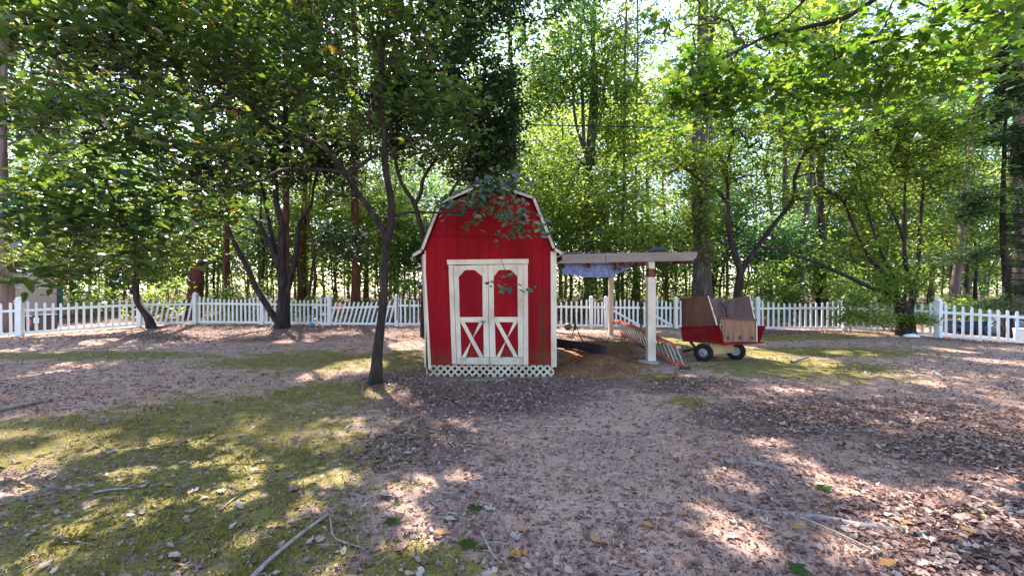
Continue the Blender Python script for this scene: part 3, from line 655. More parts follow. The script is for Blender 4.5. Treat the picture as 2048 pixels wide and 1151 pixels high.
# ------------------------------------------------------------------ white picket fence
def picket_mesh(name, h, w=.060):
    mb = MB(); r = w / 2; hh = h - w * .75
    lv = [(-r, 0), (-r, hh), (-r * .72, hh + w * .45), (-r * .25, hh + w * .7), (r * .25, hh + w * .7), (r * .72, hh + w * .45), (r, hh), (r, 0)]
    mb.prism([(x, -r * .6, z) for x, z in lv], (0, r * 1.2, 0)); return mb.mesh(name, 'vinyl')
PK = [picket_mesh('picket', .74 + .02 * i) for i in range(20)]
def post_obj(p, parent, h=1.05, w=.13, ang=0):
    z = H(p[0], p[1]); rot = Matrix.Rotation(ang, 4, 'Z')
    o = MB().box((-w / 2, -w / 2, -.1), (w / 2, w / 2, h)).build('post', 'vinyl', parent, bevel=.008)
    o.matrix_basis = Matrix.Translation((p[0], p[1], z)) @ rot
    mb = MB(); a = w * .5 + .018
    mb.box((-a, -a, h + .0), (a, a, h + .025)); mb.box((-w * .46, -w * .46, h + .0255), (w * .46, w * .46, h + .05)); 
    prof = [(.070, .05), (.078, .068), (.076, .09), (.06, .118), (.034, .136), (.008, .142)]
    mb.tube([(0, 0, h + q[1] + .0005) for q in prof], [q[0] * w / .13 for q in prof], 12)
    c = mb.build('post_cap', 'vinyl', None); c.parent = o
    mb2 = MB().box((-a + .006, -a + .006, h - .07), (a - .006, a - .006, h - .045)); m = mb2.build('post_ring', 'vinyl', None); m.parent = o
    return o
def section(a, b, parent, n, lean=0, drop=(0, 0), scallop=.12, top=1.06, gap=.08, railh=.77, missing=()):
    A = Vector((a[0], a[1], H(*a))); B_ = Vector((b[0], b[1], H(*b))); d = (B_ - A); L = d.length; u = d / L; ang = math.atan2(d.y, d.x)
    nr = Vector((-u.y, u.x, 0)).normalized()
    z0, z1 = drop
    MB().bar(A + u * gap + Vector((0, 0, railh + z0)), B_ - u * gap + Vector((0, 0, railh + z1)), .04, .075).build('rail', 'vinyl', parent, bevel=.003)
    MB().bar(A + u * gap + Vector((0, 0, .09)), B_ - u * gap + Vector((0, 0, .09)), .04, .075).build('rail', 'vinyl', parent, bevel=.003)
    for i in range(n):
        if i in missing: continue
        t = (i + .5) / n; s = 4 * t * (1 - t); zd = z0 + (z1 - z0) * t
        hgt = top - scallop * s - .05 + zd; k = int(round((hgt - .74) / .02)); k = max(0, min(19, k))
        p = A + u * (gap + (L - 2 * gap) * t) + Vector((0, 0, .05)) - nr * .0
        o = put('picket', PK[k], parent)
        o.matrix_basis = Matrix.Translation(p - u * lean * .5) @ Matrix.Rotation(ang, 4, 'Z') @ Matrix.Rotation(lean + random.uniform(-.012, .012), 4, 'Y')
FP = {0: (-14.9, 13), 1: (-13.1, 15.1), 2: (-11.8, 16), 3: (-9.3, 16), 4: (-6.8, 16), 5: (-4.3, 16), 'm': (2.95, 16), 6: (3.5, 16), 7: (6.1, 16), 8: (8.75, 15.3), 9: (11.45, 14.8), 10: (12.9, 13), 11: (15.2, 11.35)}
def fence(label, posts, secs):
    p0 = FP[posts[0]]; f = thing('picket_fence', (p0[0], p0[1], H(*p0)), label, 'fence', 'white picket fence around the yard')
    for k in posts: post_obj(FP[k], f, ang=math.atan2(.3, 1) if k in (0, 1, 10) else 0, w=.155 if k in (0, 10) else .13)
    for s in secs: section(s[0] if isinstance(s[0], tuple) else FP[s[0]], s[1] if isinstance(s[1], tuple) else FP[s[1]], f, *s[2:])
    return f
fence('white picket fence run angling away in front of the beige outbuilding', [0, 1], [((-16.9, 11.7), 0, 11), (0, 1, 15)])
f = fence('white picket fence along the woods with slumped leaning pickets, left of the shed', [2, 3, 4, 5], [(2, 3, 15), (3, 4, 15), (5, (-2.0, 16), 13)])
section(FP[1], FP[2], f, 9, .16, (0, -.02), .06, 1.0)
section(FP[4], FP[5], f, 14, .26, (-.10, -.04), .02, 1.02)
fence('short white picket fence stretch seen under the lean-to', ['m', 6], [((-.4, 16), 'm', 17), ('m', 6, 3)])
fence('white picket fence run behind the red cart, ivy at its foot', [7, 8, 9], [(7, 8, 15), (8, 9, 15), (9, 10, 12)])
fence('white picket fence run coming toward the camera at the far right', [10], [(10, 11, 15)])
def gate(label, a, b, flip):
    g = thing('picket_gate', (a[0], a[1], H(*a)), label, 'gate', 'double picket gate'); section(a, b, g, 7, 0, (0, 0), -.12, .95, .02)
    A = Vector((a[0], a[1] - .03, H(*a))); B_ = Vector((b[0], b[1] - .03, H(*b)))
    s, e = (A + Vector((.04, 0, .72)), B_ + Vector((-.04, 0, .12)))
    MB().bar(s, e, .03, .075).build('brace', 'vinyl', g); return g
g1 = gate('white gate leaf with diagonal brace, nearer the lean-to rear post', (3.62, 16), (4.78, 16), 0)
gate('white gate leaf with diagonal brace beside the red cart', (4.84, 16), (6.0, 16), 1)
MB().box((4.74, 15.93, .78), (4.88, 15.955, .83)).build('latch', 'black_steel', g1)

# ------------------------------------------------------------------ outbuilding at the far left
ob = thing('outbuilding', (-20, 18, H(-20, 18)), 'beige walled outbuilding with dark green corner behind the left fence', 'shed')
bx = W(119, 600, 17).x
MB().box((bx - 5, 17, 0), (bx, 21, 2.35)).build('wall', 'beige_wall', ob)
MB().box((bx - .0, 16.97, 0), (bx + .17, 17.14, 2.36)).build('corner_board', 'dark_green', ob)
MB().prism([(bx - 5.2, 16.6, 2.52), (bx + .32, 16.6, 2.36), (bx + .32, 16.6, 2.44), (bx - 5.2, 16.6, 3.6), ], (0, 4.8, 0)).build('roof', 'dark_roof', ob)
MB().box((bx - 5.0, 16.96, 2.2), (bx - .001, 16.995, 2.34)).build('frieze_board', 'dark_roof', ob)
piv = Vector((bx + .17, 16.97, 0)); ob_rot = Matrix.Translation(piv) @ Matrix.Rotation(math.radians(47), 4, 'Z') @ Matrix.Translation(-piv)
for ch in [c for c in bpy.data.objects if c.parent == ob]: ch.data.transform(ob_rot)
def crate(px, lab, name, w, hgt, extra):
    p = W(px, 600, 14.6); z = H(p.x, p.y); t = thing(name, (p.x, p.y, z), lab, 'box')
    MB().box((p.x - w / 2, p.y - .2, z), (p.x + w / 2, p.y + .2, z + hgt)).build('body', 'box_grey', t, bevel=.02)
    MB().box((p.x - w / 2 - .01, p.y - .21, z + hgt + .001), (p.x + w / 2 + .01, p.y + .21, z + hgt + .04)).build('lid', 'box_grey', t, bevel=.01)
    for (mt, x0, x1, z0, z1) in extra: MB().box((p.x + x0, p.y - .206, z + z0), (p.x + x1, p.y - .2008, z + z1)).build('sticker', mt, t)
crate(64, 'dark grey plastic box with red sticker behind the left fence post', 'storage_box', .5, .46, [('label_red', .06, .2, .18, .4)])
crate(90, 'dark grey plastic box with white and amber stickers behind the fence', 'storage_box', .46, .5, [('label_white', -.16, .02, .26, .44), ('label_amber', -.14, .0, .06, .2)])

# ------------------------------------------------------------------ the trees of the yard
# slender tree left of the shed, its boughs spreading over the left half of the yard
b = ground_pt(-2.34, 7.3)
main_limbs = [
    ([b] + trace([(757, 690, 7.3), (767, 600, 7.3), (769, 530, 7.3), (773, 478, 7.3)]), .076, .066),
    (trace([(773, 490, 7.3), (783, 440, 7.3), (781, 396, 7.3), (770, 333, 7.3), (769, 271, 7.25), (761, 217, 7.2), (763, 121, 7.1), (769, 83, 7.1), (779, 42, 7.0), (798, -10, 6.9), (812, -90, 6.8)]), .075, .022),
    (trace([(773, 490, 7.3), (765, 459, 7.3), (750, 434, 7.25), (729, 404, 7.2), (709, 375, 7.1), (694, 350, 7.0), (671, 321, 6.9), (650, 296, 6.8), (625, 284, 6.7), (583, 271, 6.5), (542, 250, 6.3), (492, 227, 6.1), (442, 214, 5.9), (399, 221, 5.8), (347, 243, 5.7), (273, 252, 5.4), (190, 262, 5.0)]), .066, .012),
    (trace([(696, 352, 7.0), (683, 344, 6.9), (633, 339, 6.8), (567, 340, 6.6), (525, 359, 6.4), (483, 369, 6.2), (433, 380, 6.0), (373, 382, 5.8), (334, 397, 5.5), (260, 430, 5.0), (180, 470, 4.6)]), .036, .008),
    (trace([(694, 352, 7.0), (729, 325, 7.0), (754, 311, 7.0), (775, 308, 7.0), (834, 308, 7.0), (867, 296, 7.0), (920, 290, 7.0)]), .034, .010),
    (trace([(742, 318, 7.0), (741, 271, 7.0), (738, 221, 7.0), (754, 198, 7.0), (800, 190, 6.9), (850, 205, 6.9)]), .022, .008),
    (trace([(763, 118, 7.1), (740, 50, 7.0), (735, -20, 6.9)]), .032, .014),
    (trace([(757, 104, 7.1), (721, 67, 7.0), (690, 28, 6.8), (660, 20, 6.6), (600, -5, 6.3)]), .024, .008),
    (trace([(781, 440, 7.3), (800, 427, 7.25), (834, 424, 7.2), (871, 425, 7.15), (903, 426, 7.1), (950, 420, 7.1), (1000, 425, 7.1), (1050, 432, 7.1)]), .030, .006),
    (trace([(960, 422, 7.1), (985, 450, 7.1), (1000, 485, 7.12), (1004, 522, 7.12), (1018, 555, 7.1), (1040, 585, 7.1)]), .006, .003),
    (trace([(545, 252, 6.3), (470, 190, 6.0), (380, 150, 5.7), (280, 110, 5.4), (170, 90, 5.2)]), .022, .007),
]
main_blobs = [blob(760, 40, 7.0, 170, 90, 1.2, 60), blob(760, -140, 6.9, 320, 140, 1.6, 90), blob(450, 110, 6.1, 230, 130, 1.4, 165), blob(180, 130, 5.5, 250, 150, 1.3, 185), blob(230, 290, 5.0, 250, 110, 1.0, 150), blob(140, 440, 4.6, 180, 70, .9, 46), blob(110, 545, 4.5, 130, 36, .5, 13), blob(320, 500, 5.2, 80, 45, .5, 14),
              blob(390, 420, 5.9, 70, 55, .6, 22), blob(600, 190, 6.7, 150, 130, 1.1, 120), blob(420, 300, 6.0, 120, 80, .8, 60), blob(985, 400, 7.1, 100, 38, .35, 17), blob(975, 350, 7.1, 70, 26, .4, 4), blob(1040, 445, 7.1, 34, 28, .3, 5), blob(1003, 555, 7.1, 24, 24, .1, 1), blob(880, 240, 7.0, 90, 90, .8, 45), blob(300, -120, 5.6, 420, 120, 1.6, 110)]
build_tree('yard_tree', 'slender forked tree in front of the shed, boughs reaching over the yard', main_limbs, main_blobs, ('ovate', 'leaf_broad', .142, 19, .20, .42, .48), 'bark_dark', seed=11, singles=300, flare=.055, carve=.8, face=(-1.25, 3.7))

# many-stemmed evergreen by the left fence
b = ground_pt(-8.02, 15.0)
build_tree('holly_tree', 'dark many-stemmed evergreen tree standing at the left back fence', [
    ([b] + trace([(567, 616, 15), (567, 575, 15), (564, 547, 15), (563, 500, 15), (564, 450, 15), (553, 408, 15), (550, 350, 15), (545, 280, 15)]), .21, .07),
    (trace([(560, 650, 15), (533, 608, 14.9), (511, 572, 14.8), (492, 530, 14.7), (472, 491, 14.6), (459, 460, 14.5), (440, 400, 14.4)]), .12, .05),
    (trace([(562, 545, 15), (547, 505, 14.9), (531, 472, 14.8), (506, 436, 14.6), (470, 405, 14.5), (430, 380, 14.4)]), .11, .04),
    (trace([(563, 520, 15), (547, 486, 15.1), (539, 450, 15.2), (530, 400, 15.2), (515, 340, 15.2)]), .11, .04),
    (trace([(572, 592, 15), (586, 536, 15), (595, 491, 15), (596, 458, 15), (606, 433, 15), (622, 411, 15), (627, 375, 15), (640, 320, 15)]), .10, .04),
    (trace([(596, 480, 15), (640, 482, 15), (675, 495, 14.9), (712, 520, 14.8)]), .035, .012),
    (trace([(535, 475, 14.9), (490, 455, 14.6), (440, 440, 14.3)]), .035, .012)],
    [blob(540, 260, 15, 130, 130, 2.2, 300), blob(430, 330, 14.5, 90, 80, 1.6, 120), blob(660, 300, 15, 90, 120, 1.8, 150), blob(680, 480, 14.9, 60, 35, .8, 40), blob(540, 60, 15, 220, 140, 2.4, 330), blob(420, -120, 15.5, 300, 150, 2.6, 330), blob(300, 150, 15.5, 170, 130, 2.0, 300), blob(120, 190, 15.6, 150, 130, 2.0, 230)],
    ('rhomb', 'leaf_holly', .13, 46, .24, .55, .6), 'bark_dark', seed=21, flare=.07, twig_r=.006)

# dark evergreen right behind the shed
b = ground_pt(-2.6, 12.9)
build_tree('holly_tree', 'dense dark evergreen tree rising behind the red shed', [
    ([b] + trace([(850, 520, 12.9), (848, 480, 12.9), (829, 409, 12.9), (815, 385, 12.9), (800, 358, 12.9), (790, 300, 12.9), (800, 220, 12.9)]), .10, .04),
    (trace([(829, 409, 12.9), (842, 385, 12.8), (848, 355, 12.8), (880, 300, 12.8), (900, 220, 12.9), (910, 100, 13)]), .07, .03),
    (trace([(848, 480, 12.9), (905, 380, 12.6), (950, 300, 12.5), (980, 200, 12.5)]), .06, .02)],
    [blob(890, 200, 12.7, 150, 150, 1.7, 420), blob(1000, 250, 12.5, 60, 140, 1.2, 130), blob(740, 180, 13.2, 120, 120, 1.6, 170), blob(960, 340, 12.3, 75, 45, 1.0, 80), blob(800, 230, 13, 80, 110, 1.4, 100), blob(900, 0, 13, 150, 110, 2.0, 170), blob(840, -180, 13.2, 300, 150, 2.6, 300), ((.2, 11.2, 10.6), (3.2, 2.2, 1.7), 230), ((-3.5, 11.5, 10.8), (2.6, 2.2, 1.6), 160)],  # last two blobs hang above the view, added to shade the front yard
    ('rhomb', 'leaf_holly', .115, 48, .21, .55, .6), 'bark_dark', seed=31, flare=.05, twig_r=.005)

# forked dogwood behind the cart
b = ground_pt(7.35, 14.0)
build_tree('dogwood_tree', 'forked tree with layered bright leaves rising behind the red cart', [
    ([b] + trace([(1475, 600, 14), (1478, 560, 14), (1482, 537, 14)]), .13, .10),
    (trace([(1482, 545, 14), (1468, 500, 14), (1458, 462, 14), (1455, 438, 14), (1455, 375, 14), (1452, 350, 13.9), (1457, 317, 13.8), (1465, 284, 13.7), (1463, 238, 13.6), (1455, 190, 13.5)]), .095, .03),
    (trace([(1481, 545, 14), (1500, 515, 14), (1524, 480, 13.9), (1557, 438, 13.8), (1586, 400, 13.7), (1590, 354, 13.6), (1607, 309, 13.5), (1622, 271, 13.4), (1611, 234, 13.3), (1595, 215, 13.2), (1585, 170, 13.1)]), .10, .022),
    (trace([(1453, 402, 14), (1428, 375, 13.8), (1403, 363, 13.6), (1378, 342, 13.4), (1348, 315, 13.2), (1357, 288, 13.1), (1375, 268, 13)]), .055, .012),
    (trace([(1622, 271, 13.4), (1645, 250, 13.2), (1690, 236, 13), (1740, 222, 12.8), (1790, 225, 12.6)]), .04, .01),
    (trace([(1607, 309, 13.5), (1632, 296, 13.3), (1690, 270, 13), (1750, 262, 12.8)]), .032, .01),
    (trace([(1590, 354, 13.6), (1640, 343, 13.4), (1690, 335, 13.2), (1740, 338, 13)]), .03, .01),
    (trace([(1586, 402, 13.7), (1618, 392, 13.5), (1665, 384, 13.4), (1710, 388, 13.2)]), .03, .01),
    (trace([(1455, 372, 14), (1480, 355, 13.8), (1520, 350, 13.6), (1560, 352, 13.5)]), .03, .01)],
    [blob(1470, 300, 13.7, 200, 70, 1.6, 190), blob(1690, 275, 13.0, 200, 70, 1.6, 220), blob(1600, 190, 13.2, 270, 55, 1.8, 190), blob(1360, 340, 13.2, 110, 60, 1.0, 80), blob(1520, 400, 13.6, 80, 40, 1.0, 40), blob(1650, 385, 13.3, 120, 30, 1.0, 45), blob(1850, 260, 12.5, 130, 55, 1.2, 80), blob(1600, 60, 13.4, 260, 60, 2, 110)],
    ('rhomb', 'leaf_dogwood', .125, 22, .24, .28, .34), 'bark_dark', seed=41, flare=.06, twig_r=.005)

# spreading many-stemmed tree at the right-hand fence corner
b = ground_pt(12.25, 13.35)
build_tree('spreading_tree', 'spreading tree of many leaning stems in ivy at the right fence', [
    ([b] + trace([(1809, 632, 13.35), (1803, 612, 13.35), (1797, 596, 13.35)]), .22, .15),
    (trace([(1800, 612, 13.35), (1788, 600, 13.35), (1774, 589, 13.3), (1738, 573, 13.1), (1696, 553, 12.9), (1646, 530, 12.7), (1591, 511, 12.5), (1545, 497, 12.4), (1500, 490, 12.3), (1440, 488, 12.2), (1385, 495, 12.1)]), .095, .010),
    (trace([(1800, 622, 13.35), (1788, 590, 13.4), (1779, 561, 13.4), (1757, 536, 13.4), (1730, 500, 13.4), (1704, 443, 13.3), (1687, 404, 13.2), (1665, 387, 13.1), (1640, 370, 13)]), .10, .02),
    (trace([(1806, 625, 13.4), (1797, 590, 13.5), (1790, 560, 13.5), (1761, 500, 13.5), (1743, 448, 13.5), (1726, 378, 13.5), (1717, 340, 13.5)]), .065, .022),
    (trace([(1815, 640, 13.4), (1822, 611, 13.4), (1827, 583, 13.4), (1815, 541, 13.4), (1808, 500, 13.4), (1809, 440, 13.4), (1809, 391, 13.4), (1813, 335, 13.4)]), .11, .028),
    (trace([(1809, 487, 13.4), (1800, 456, 13.4), (1774, 404, 13.4), (1752, 370, 13.4)]), .055, .02),
    (trace([(1820, 612, 13.4), (1832, 555, 13.6), (1838, 500, 13.6), (1841, 440, 13.6), (1846, 382, 13.6), (1847, 350, 13.6)]), .075, .03),
    (trace([(1757, 537, 13.4), (1720, 528, 13.2), (1670, 508, 13), (1620, 492, 12.8)]), .03, .008),
    (trace([(1826, 590, 13.4), (1860, 552, 13.2), (1885, 545, 13.1), (1888, 530, 13)]), .03, .012)],
    [blob(1790, 330, 13.4, 150, 80, 1.5, 150), blob(1690, 390, 13.2, 90, 50, 1.2, 70), blob(1880, 340, 13.3, 90, 70, 1.4, 80), blob(1800, 180, 13.4, 190, 90, 1.8, 160), blob(1700, 500, 13.4, 70, 40, .9, 40), blob(1880, 470, 13.3, 60, 50, .9, 36)],
    ('rhomb', 'leaf_dogwood', .12, 22, .24, .35, .4), 'bark_dark', seed=51, flare=.10, twig_r=.005)
def shrub(name, label, x, y, blobs, leaf, seed, group=None, stems=6, cat='shrub'):
    p = ground_pt(x, y, -.03); rng = np.random.default_rng(seed); top = max(c[2] + r[2] for c, r, n in blobs)
    limbs = []
    for i in range(stems):
        a = rng.uniform(0, 6.28); c, r, n = blobs[i % len(blobs)]
        e = Vector(c) + Vector((math.cos(a) * r[0] * .5, math.sin(a) * r[1] * .5, 0)); q = p + Vector((math.cos(a) * .05, math.sin(a) * .05, 0))
        limbs.append(([q, q.lerp(e, .4) + Vector((0, 0, .08)), e], .016, .006))
    root = build_tree(name, label, limbs, blobs, leaf, 'bark_twig', cat, group, seed, flare=0, carve=.6, trunk_sides=6)
    for ch in list(root.children):
        if ch.name.split('.')[0] in ('trunk', 'branch'): ch.name = 'stem'
        elif ch.name.split('.')[0] == 'crown': ch.name = 'foliage'
    return root
shrub('ivy', 'green leafy ivy wrapping the foot of the spreading tree', 12.1, 13.2, [blob(1740, 590, 13.2, 75, 30, .5, 55), blob(1800, 560, 13.2, 70, 40, .5, 60), blob(1740, 640, 13.1, 70, 22, .35, 55), blob(1840, 640, 13.1, 40, 25, .35, 35), blob(1700, 620, 13.2, 35, 25, .3, 20)],
      ('ovate', 'leaf_shrub', .10, 20, .12, .7, .7), 61)

# small bent tree in front of the left fence
b = ground_pt(-12.15, 14.5)
build_tree('bent_tree', 'small bent tree in sunlight in front of the left picket fence', [
    ([b] + trace([(295, 633, 14.5), (275, 602, 14.5), (272, 567, 14.5), (275, 539, 14.5), (268, 500, 14.4), (262, 450, 14.3)]), .14, .06),
    (trace([(275, 600, 14.5), (258, 575, 14.4), (240, 540, 14.3)]), .045, .015),
    (trace([(273, 545, 14.5), (310, 510, 14.4), (350, 490, 14.3)]), .04, .015)],
    [blob(260, 455, 14.3, 150, 70, 1.4, 170), blob(130, 480, 14, 140, 65, 1.2, 150), blob(350, 500, 14.2, 80, 40, .9, 60), blob(330, 560, 14.2, 40, 22, .5, 14), blob(220, 330, 14.4, 140, 90, 1.6, 110)],
    ('rhomb', 'leaf_dogwood', .13, 22, .22, .4, .45), 'bark_dark', seed=71, flare=.05, twig_r=.005)

# maple outside the picture on the right, its bough hanging into the upper right of the view
b = ground_pt(7.6, 4.6)
build_tree('maple_tree', 'maple bough with lobed leaves hanging into the upper right', [
    ([b, Vector((7.6, 4.65, 2.0)), Vector((7.5, 4.8, 4.2)), Vector((7.2, 5.0, 6.5)), Vector((6.8, 5.2, 9.0))], .24, .10),
    ([Vector((7.5, 4.8, 4.4))] + trace([(1960, -160, 5.2), (1787, -30, 5.4), (1700, 30, 5.5), (1611, 55, 5.6), (1536, 72, 5.7), (1490, 95, 5.8), (1424, 128, 5.9), (1394, 160, 6.0), (1350, 205, 6.0)]), .050, .006),
    ([Vector((7.4, 4.9, 5.2))] + trace([(1787, -90, 5.9), (1660, -40, 6.2), (1605, 5, 6.3), (1560, 45, 6.4), (1500, 60, 6.4)]), .040, .006),
    ([Vector((7.55, 4.7, 3.6))] + trace([(1960, 20, 5.0), (1840, 70, 5.2), (1743, 85, 5.3), (1650, 130, 5.4), (1590, 170, 5.5)]), .05, .006)],
    [blob(1500, 100, 5.9, 180, 85, .9, 52), blob(1700, 90, 5.5, 190, 75, .9, 52), blob(1900, 110, 5.1, 170, 75, .8, 42), blob(1420, 190, 6.0, 70, 50, .5, 22), blob(1600, -110, 6.2, 380, 110, 1.4, 90), blob(1900, -130, 5.2, 250, 120, 1.4, 60), blob(1340, 40, 6.3, 70, 60, .6, 18), blob(1620, 190, 5.6, 70, 30, .5, 14), blob(1480, 200, 6.2, 170, 60, .7, 40), blob(1760, 205, 5.8, 220, 60, .8, 40)],
    ('maple', 'leaf_maple', .120, 13, .20, .5, .62), 'bark_dark', seed=81, singles=300, twig_r=.0035, carve=.8)

# ------------------------------------------------------------------ the woods behind the fence
def tall(name, label, px_base, Y, w_px, top_px, wood, seed, crown=(13, 20, 2.4, 90), top=22, group='trees just behind the fence', leaf=None, extra=(), bend=0, lowb=(), cat='tree'):
    """a straight forest tree; top_px: where its stem leaves the top of the view"""
    rng = np.random.default_rng(seed); x0 = (px_base - CX) / F * Y; z0 = H(x0, Y); yt = CAMZ + CY / F * Y
    dx = (top_px - px_base) / F * Y / (yt - z0); r = w_px / F * Y / 2
    pts = [Vector((x0 + dx * (z - z0) + bend * math.sin((z - z0) / top * 5) + rng.normal(0, .05), Y + rng.normal(0, .05), z)) for z in np.linspace(z0 - .1, top, 8)]
    limbs = [(pts, r, r * .35)]
    for ex in extra: limbs.append(ex)
    c0, c1, cr, n = crown; xm = x0 + dx * (.5 * (c0 + c1)); bl = [((xm, Y, (c0 + c1) / 2), (cr, cr, (c1 - c0) / 2), n)] + list(lowb)
    zb = np.linspace(c0, c1 - 1, 5)
    for z in zb:
        a = rng.uniform(0, 6.28); p = Vector((x0 + dx * (z - z0), Y, z - .8)); limbs.append(([p, p + Vector((math.cos(a) * cr * .4, math.sin(a) * cr * .4, .4)), p + Vector((math.cos(a) * cr * .85, math.sin(a) * cr * .85, .9))], r * .3, r * .08))
    return build_tree(name, label, limbs, bl, leaf or ('rhomb', 'leaf_forest', .20, 40, .42, .6, .6), wood, cat, group, seed, flare=r * .35, twig_r=.008)
NEEDLE = ('spray', 'leaf_needle', .34, 46, .40, .55, .9)
tall('pine_tree', 'thick red-brown pine trunk behind the bent tree, left woods', 392, 19, 22, 396, 'bark_pine', 101, (11, 19, 2.6, 90), leaf=NEEDLE)
tall('pine_tree', 'slim red-brown pine trunk left of the dark evergreen stems', 449, 21, 13, 462, 'bark_pine', 102, (11, 20, 2.4, 90), leaf=NEEDLE)
tall('pine_tree', 'orange-red pine trunk just behind the dark evergreen by the fence', 571, 18.5, 15, 574, 'bark_pine', 103, (11, 19, 2.4, 90), leaf=NEEDLE)
tall('pine_tree', 'pinkish pine trunk leaning right of the dark evergreen stems', 602, 25, 14, 622, 'bark_pine', 104, (14, 22, 2.6, 90), leaf=NEEDLE)
tall('pine_tree', 'mottled half dark trunk between evergreen and slender yard tree', 710, 20, 18, 706, 'bark_pine', 105, (10, 19, 2.6, 100))
tall('pine_tree', 'pale red trunk at the picture edge beside the outbuilding', 12, 14.2, 22, 0, 'bark_pale', 106, (9, 16, 2.4, 110))
tall('pine_tree', 'thin straight reddish trunk above the lean-to beam', 1275, 24, 6.5, 1273, 'bark_pine', 107, (13, 20, 2.0, 60), leaf=NEEDLE)
tall('oak_tree', 'huge ivied trunk standing behind the cart and beam end', 1396, 18, 38, 1408, 'bark_grey', 108, (9.5, 18, 3.6, 170), top=18, lowb=[((7.9, 17.7, 4.6), (.5, .35, 2.4), 30)])
tall('forest_tree', 'pale trunk leaning right behind the fence past the cart', 1588, 22, 15, 1660, 'bark_grey', 109, (10, 19, 2.6, 90))
tall('forest_tree', 'dark ivy covered trunk behind the fence post past the cart', 1640, 20, 15, 1648, 'bark_dark', 110, (9, 18, 2.6, 90), lowb=[((14.4, 19.6, 2.2), (.45, .35, 1.8), 26)])
tall('forest_tree', 'narrow grey trunk between the dogwood fork and the leaning trunk', 1573, 25, 10, 1568, 'bark_grey', 111, (13, 21, 2.2, 70))
tall('forest_tree', 'pale leaning trunk in the sunlit woods above the right fence', 1905, 19, 14, 1985, 'bark_pale', 112, (9, 17, 2.4, 90))
tall('forest_tree', 'broad pale trunk at the right picture edge', 2040, 17, 27, 2040, 'bark_pale', 113, (9, 17, 2.6, 120))
tall('forest_tree', 'slim grey trunk beside the huge ivied trunk', 1418, 22, 11, 1424, 'bark_grey', 114, (13, 20, 2.0, 60))
tall('forest_tree', 'grey sapling forking low behind the lean-to roof', 1244, 21, 7, 1252, 'bark_grey', 115, (6, 12, 1.8, 70))
tall('forest_tree', 'tall dark crowned tree rising over the shed roof', 1030, 17.5, 16, 1022, 'bark_dark', 117, (8.0, 18.5, 4.2, 270), top=18, leaf=('rhomb', 'leaf_forest_cool', .19, 40, .42, .6, .6))  # added to shade the yard as well as fill the foliage here
# tall many-topped tree at the centre
Y = 22.0; tp = trace([(1182, 330, Y), (1184, 300, Y), (1192, 200, Y), (1186, 100, Y), (1190, 0, Y), (1192, -150, Y)])
tall('tulip_tree', 'tall straight tree splitting into upright tops at picture centre', 1175, Y, 18, 1184, 'bark_grey', 116, (15, 21, 3.0, 90), top=16,
     extra=[(tp, .20, .07), (trace([(1178, 330, Y), (1168, 290, Y), (1165, 200, Y), (1162, 110, Y), (1164, 20, Y)]), .13, .05), (trace([(1178, 320, Y), (1158, 270, Y), (1148, 220, Y), (1145, 140, Y), (1140, 40, Y)]), .11, .04),
            (trace([(1186, 290, Y), (1200, 240, Y), (1210, 160, Y), (1216, 90, Y)]), .09, .03), (trace([(1110, 152, Y), (1140, 115, Y), (1170, 85, Y)]), .04, .08), (trace([(1177, 340, Y), (1150, 310, Y), (1132, 285, Y)]), .07, .02)],
     lowb=[blob(1175, 50, Y, 120, 100, 2.2, 200), blob(1130, 170, Y, 70, 60, 1.2, 60), blob(1225, 180, Y, 60, 80, 1.4, 80), blob(1070, 130, Y, 60, 130, 1.6, 130), blob(1170, 400, Y, 60, 60, 1.4, 30)])
# cedar on the right
p = ground_pt(16.1, 14.0); cb = []
rngc = np.random.default_rng(9); limbs = [([p, p + Vector((.02, 0, 1.6)), p + Vector((-.05, .05, 4.0)), p + Vector((0, 0, 7.5)), p + Vector((.05, 0, 11.5))], .15, .012)]
for i in range(44):
    z = .9 + i * .21; a = rngc.uniform(0, 6.28); L_ = 2.9 - i * .055; s = p + Vector((0, 0, z)); e = s + Vector((math.cos(a) * L_, math.sin(a) * L_ * .8, -.3)); limbs.append(([s, s.lerp(e, .5) + Vector((0, 0, .1)), e], .022, .006))
    for f_ in (.4, .75): cb.append((tuple(s.lerp(e, f_)), (L_ * .28 * abs(math.cos(a)) + .3, L_ * .25 * abs(math.sin(a)) + .3, .14), 9))
build_tree('cedar_tree', 'dark drooping evergreen with flat sprays above the right fence', limbs, cb, ('spray', 'leaf_needle', .20, 42, .15, .4, .5), 'bark_dark', seed=121, flare=.05, carve=.5)

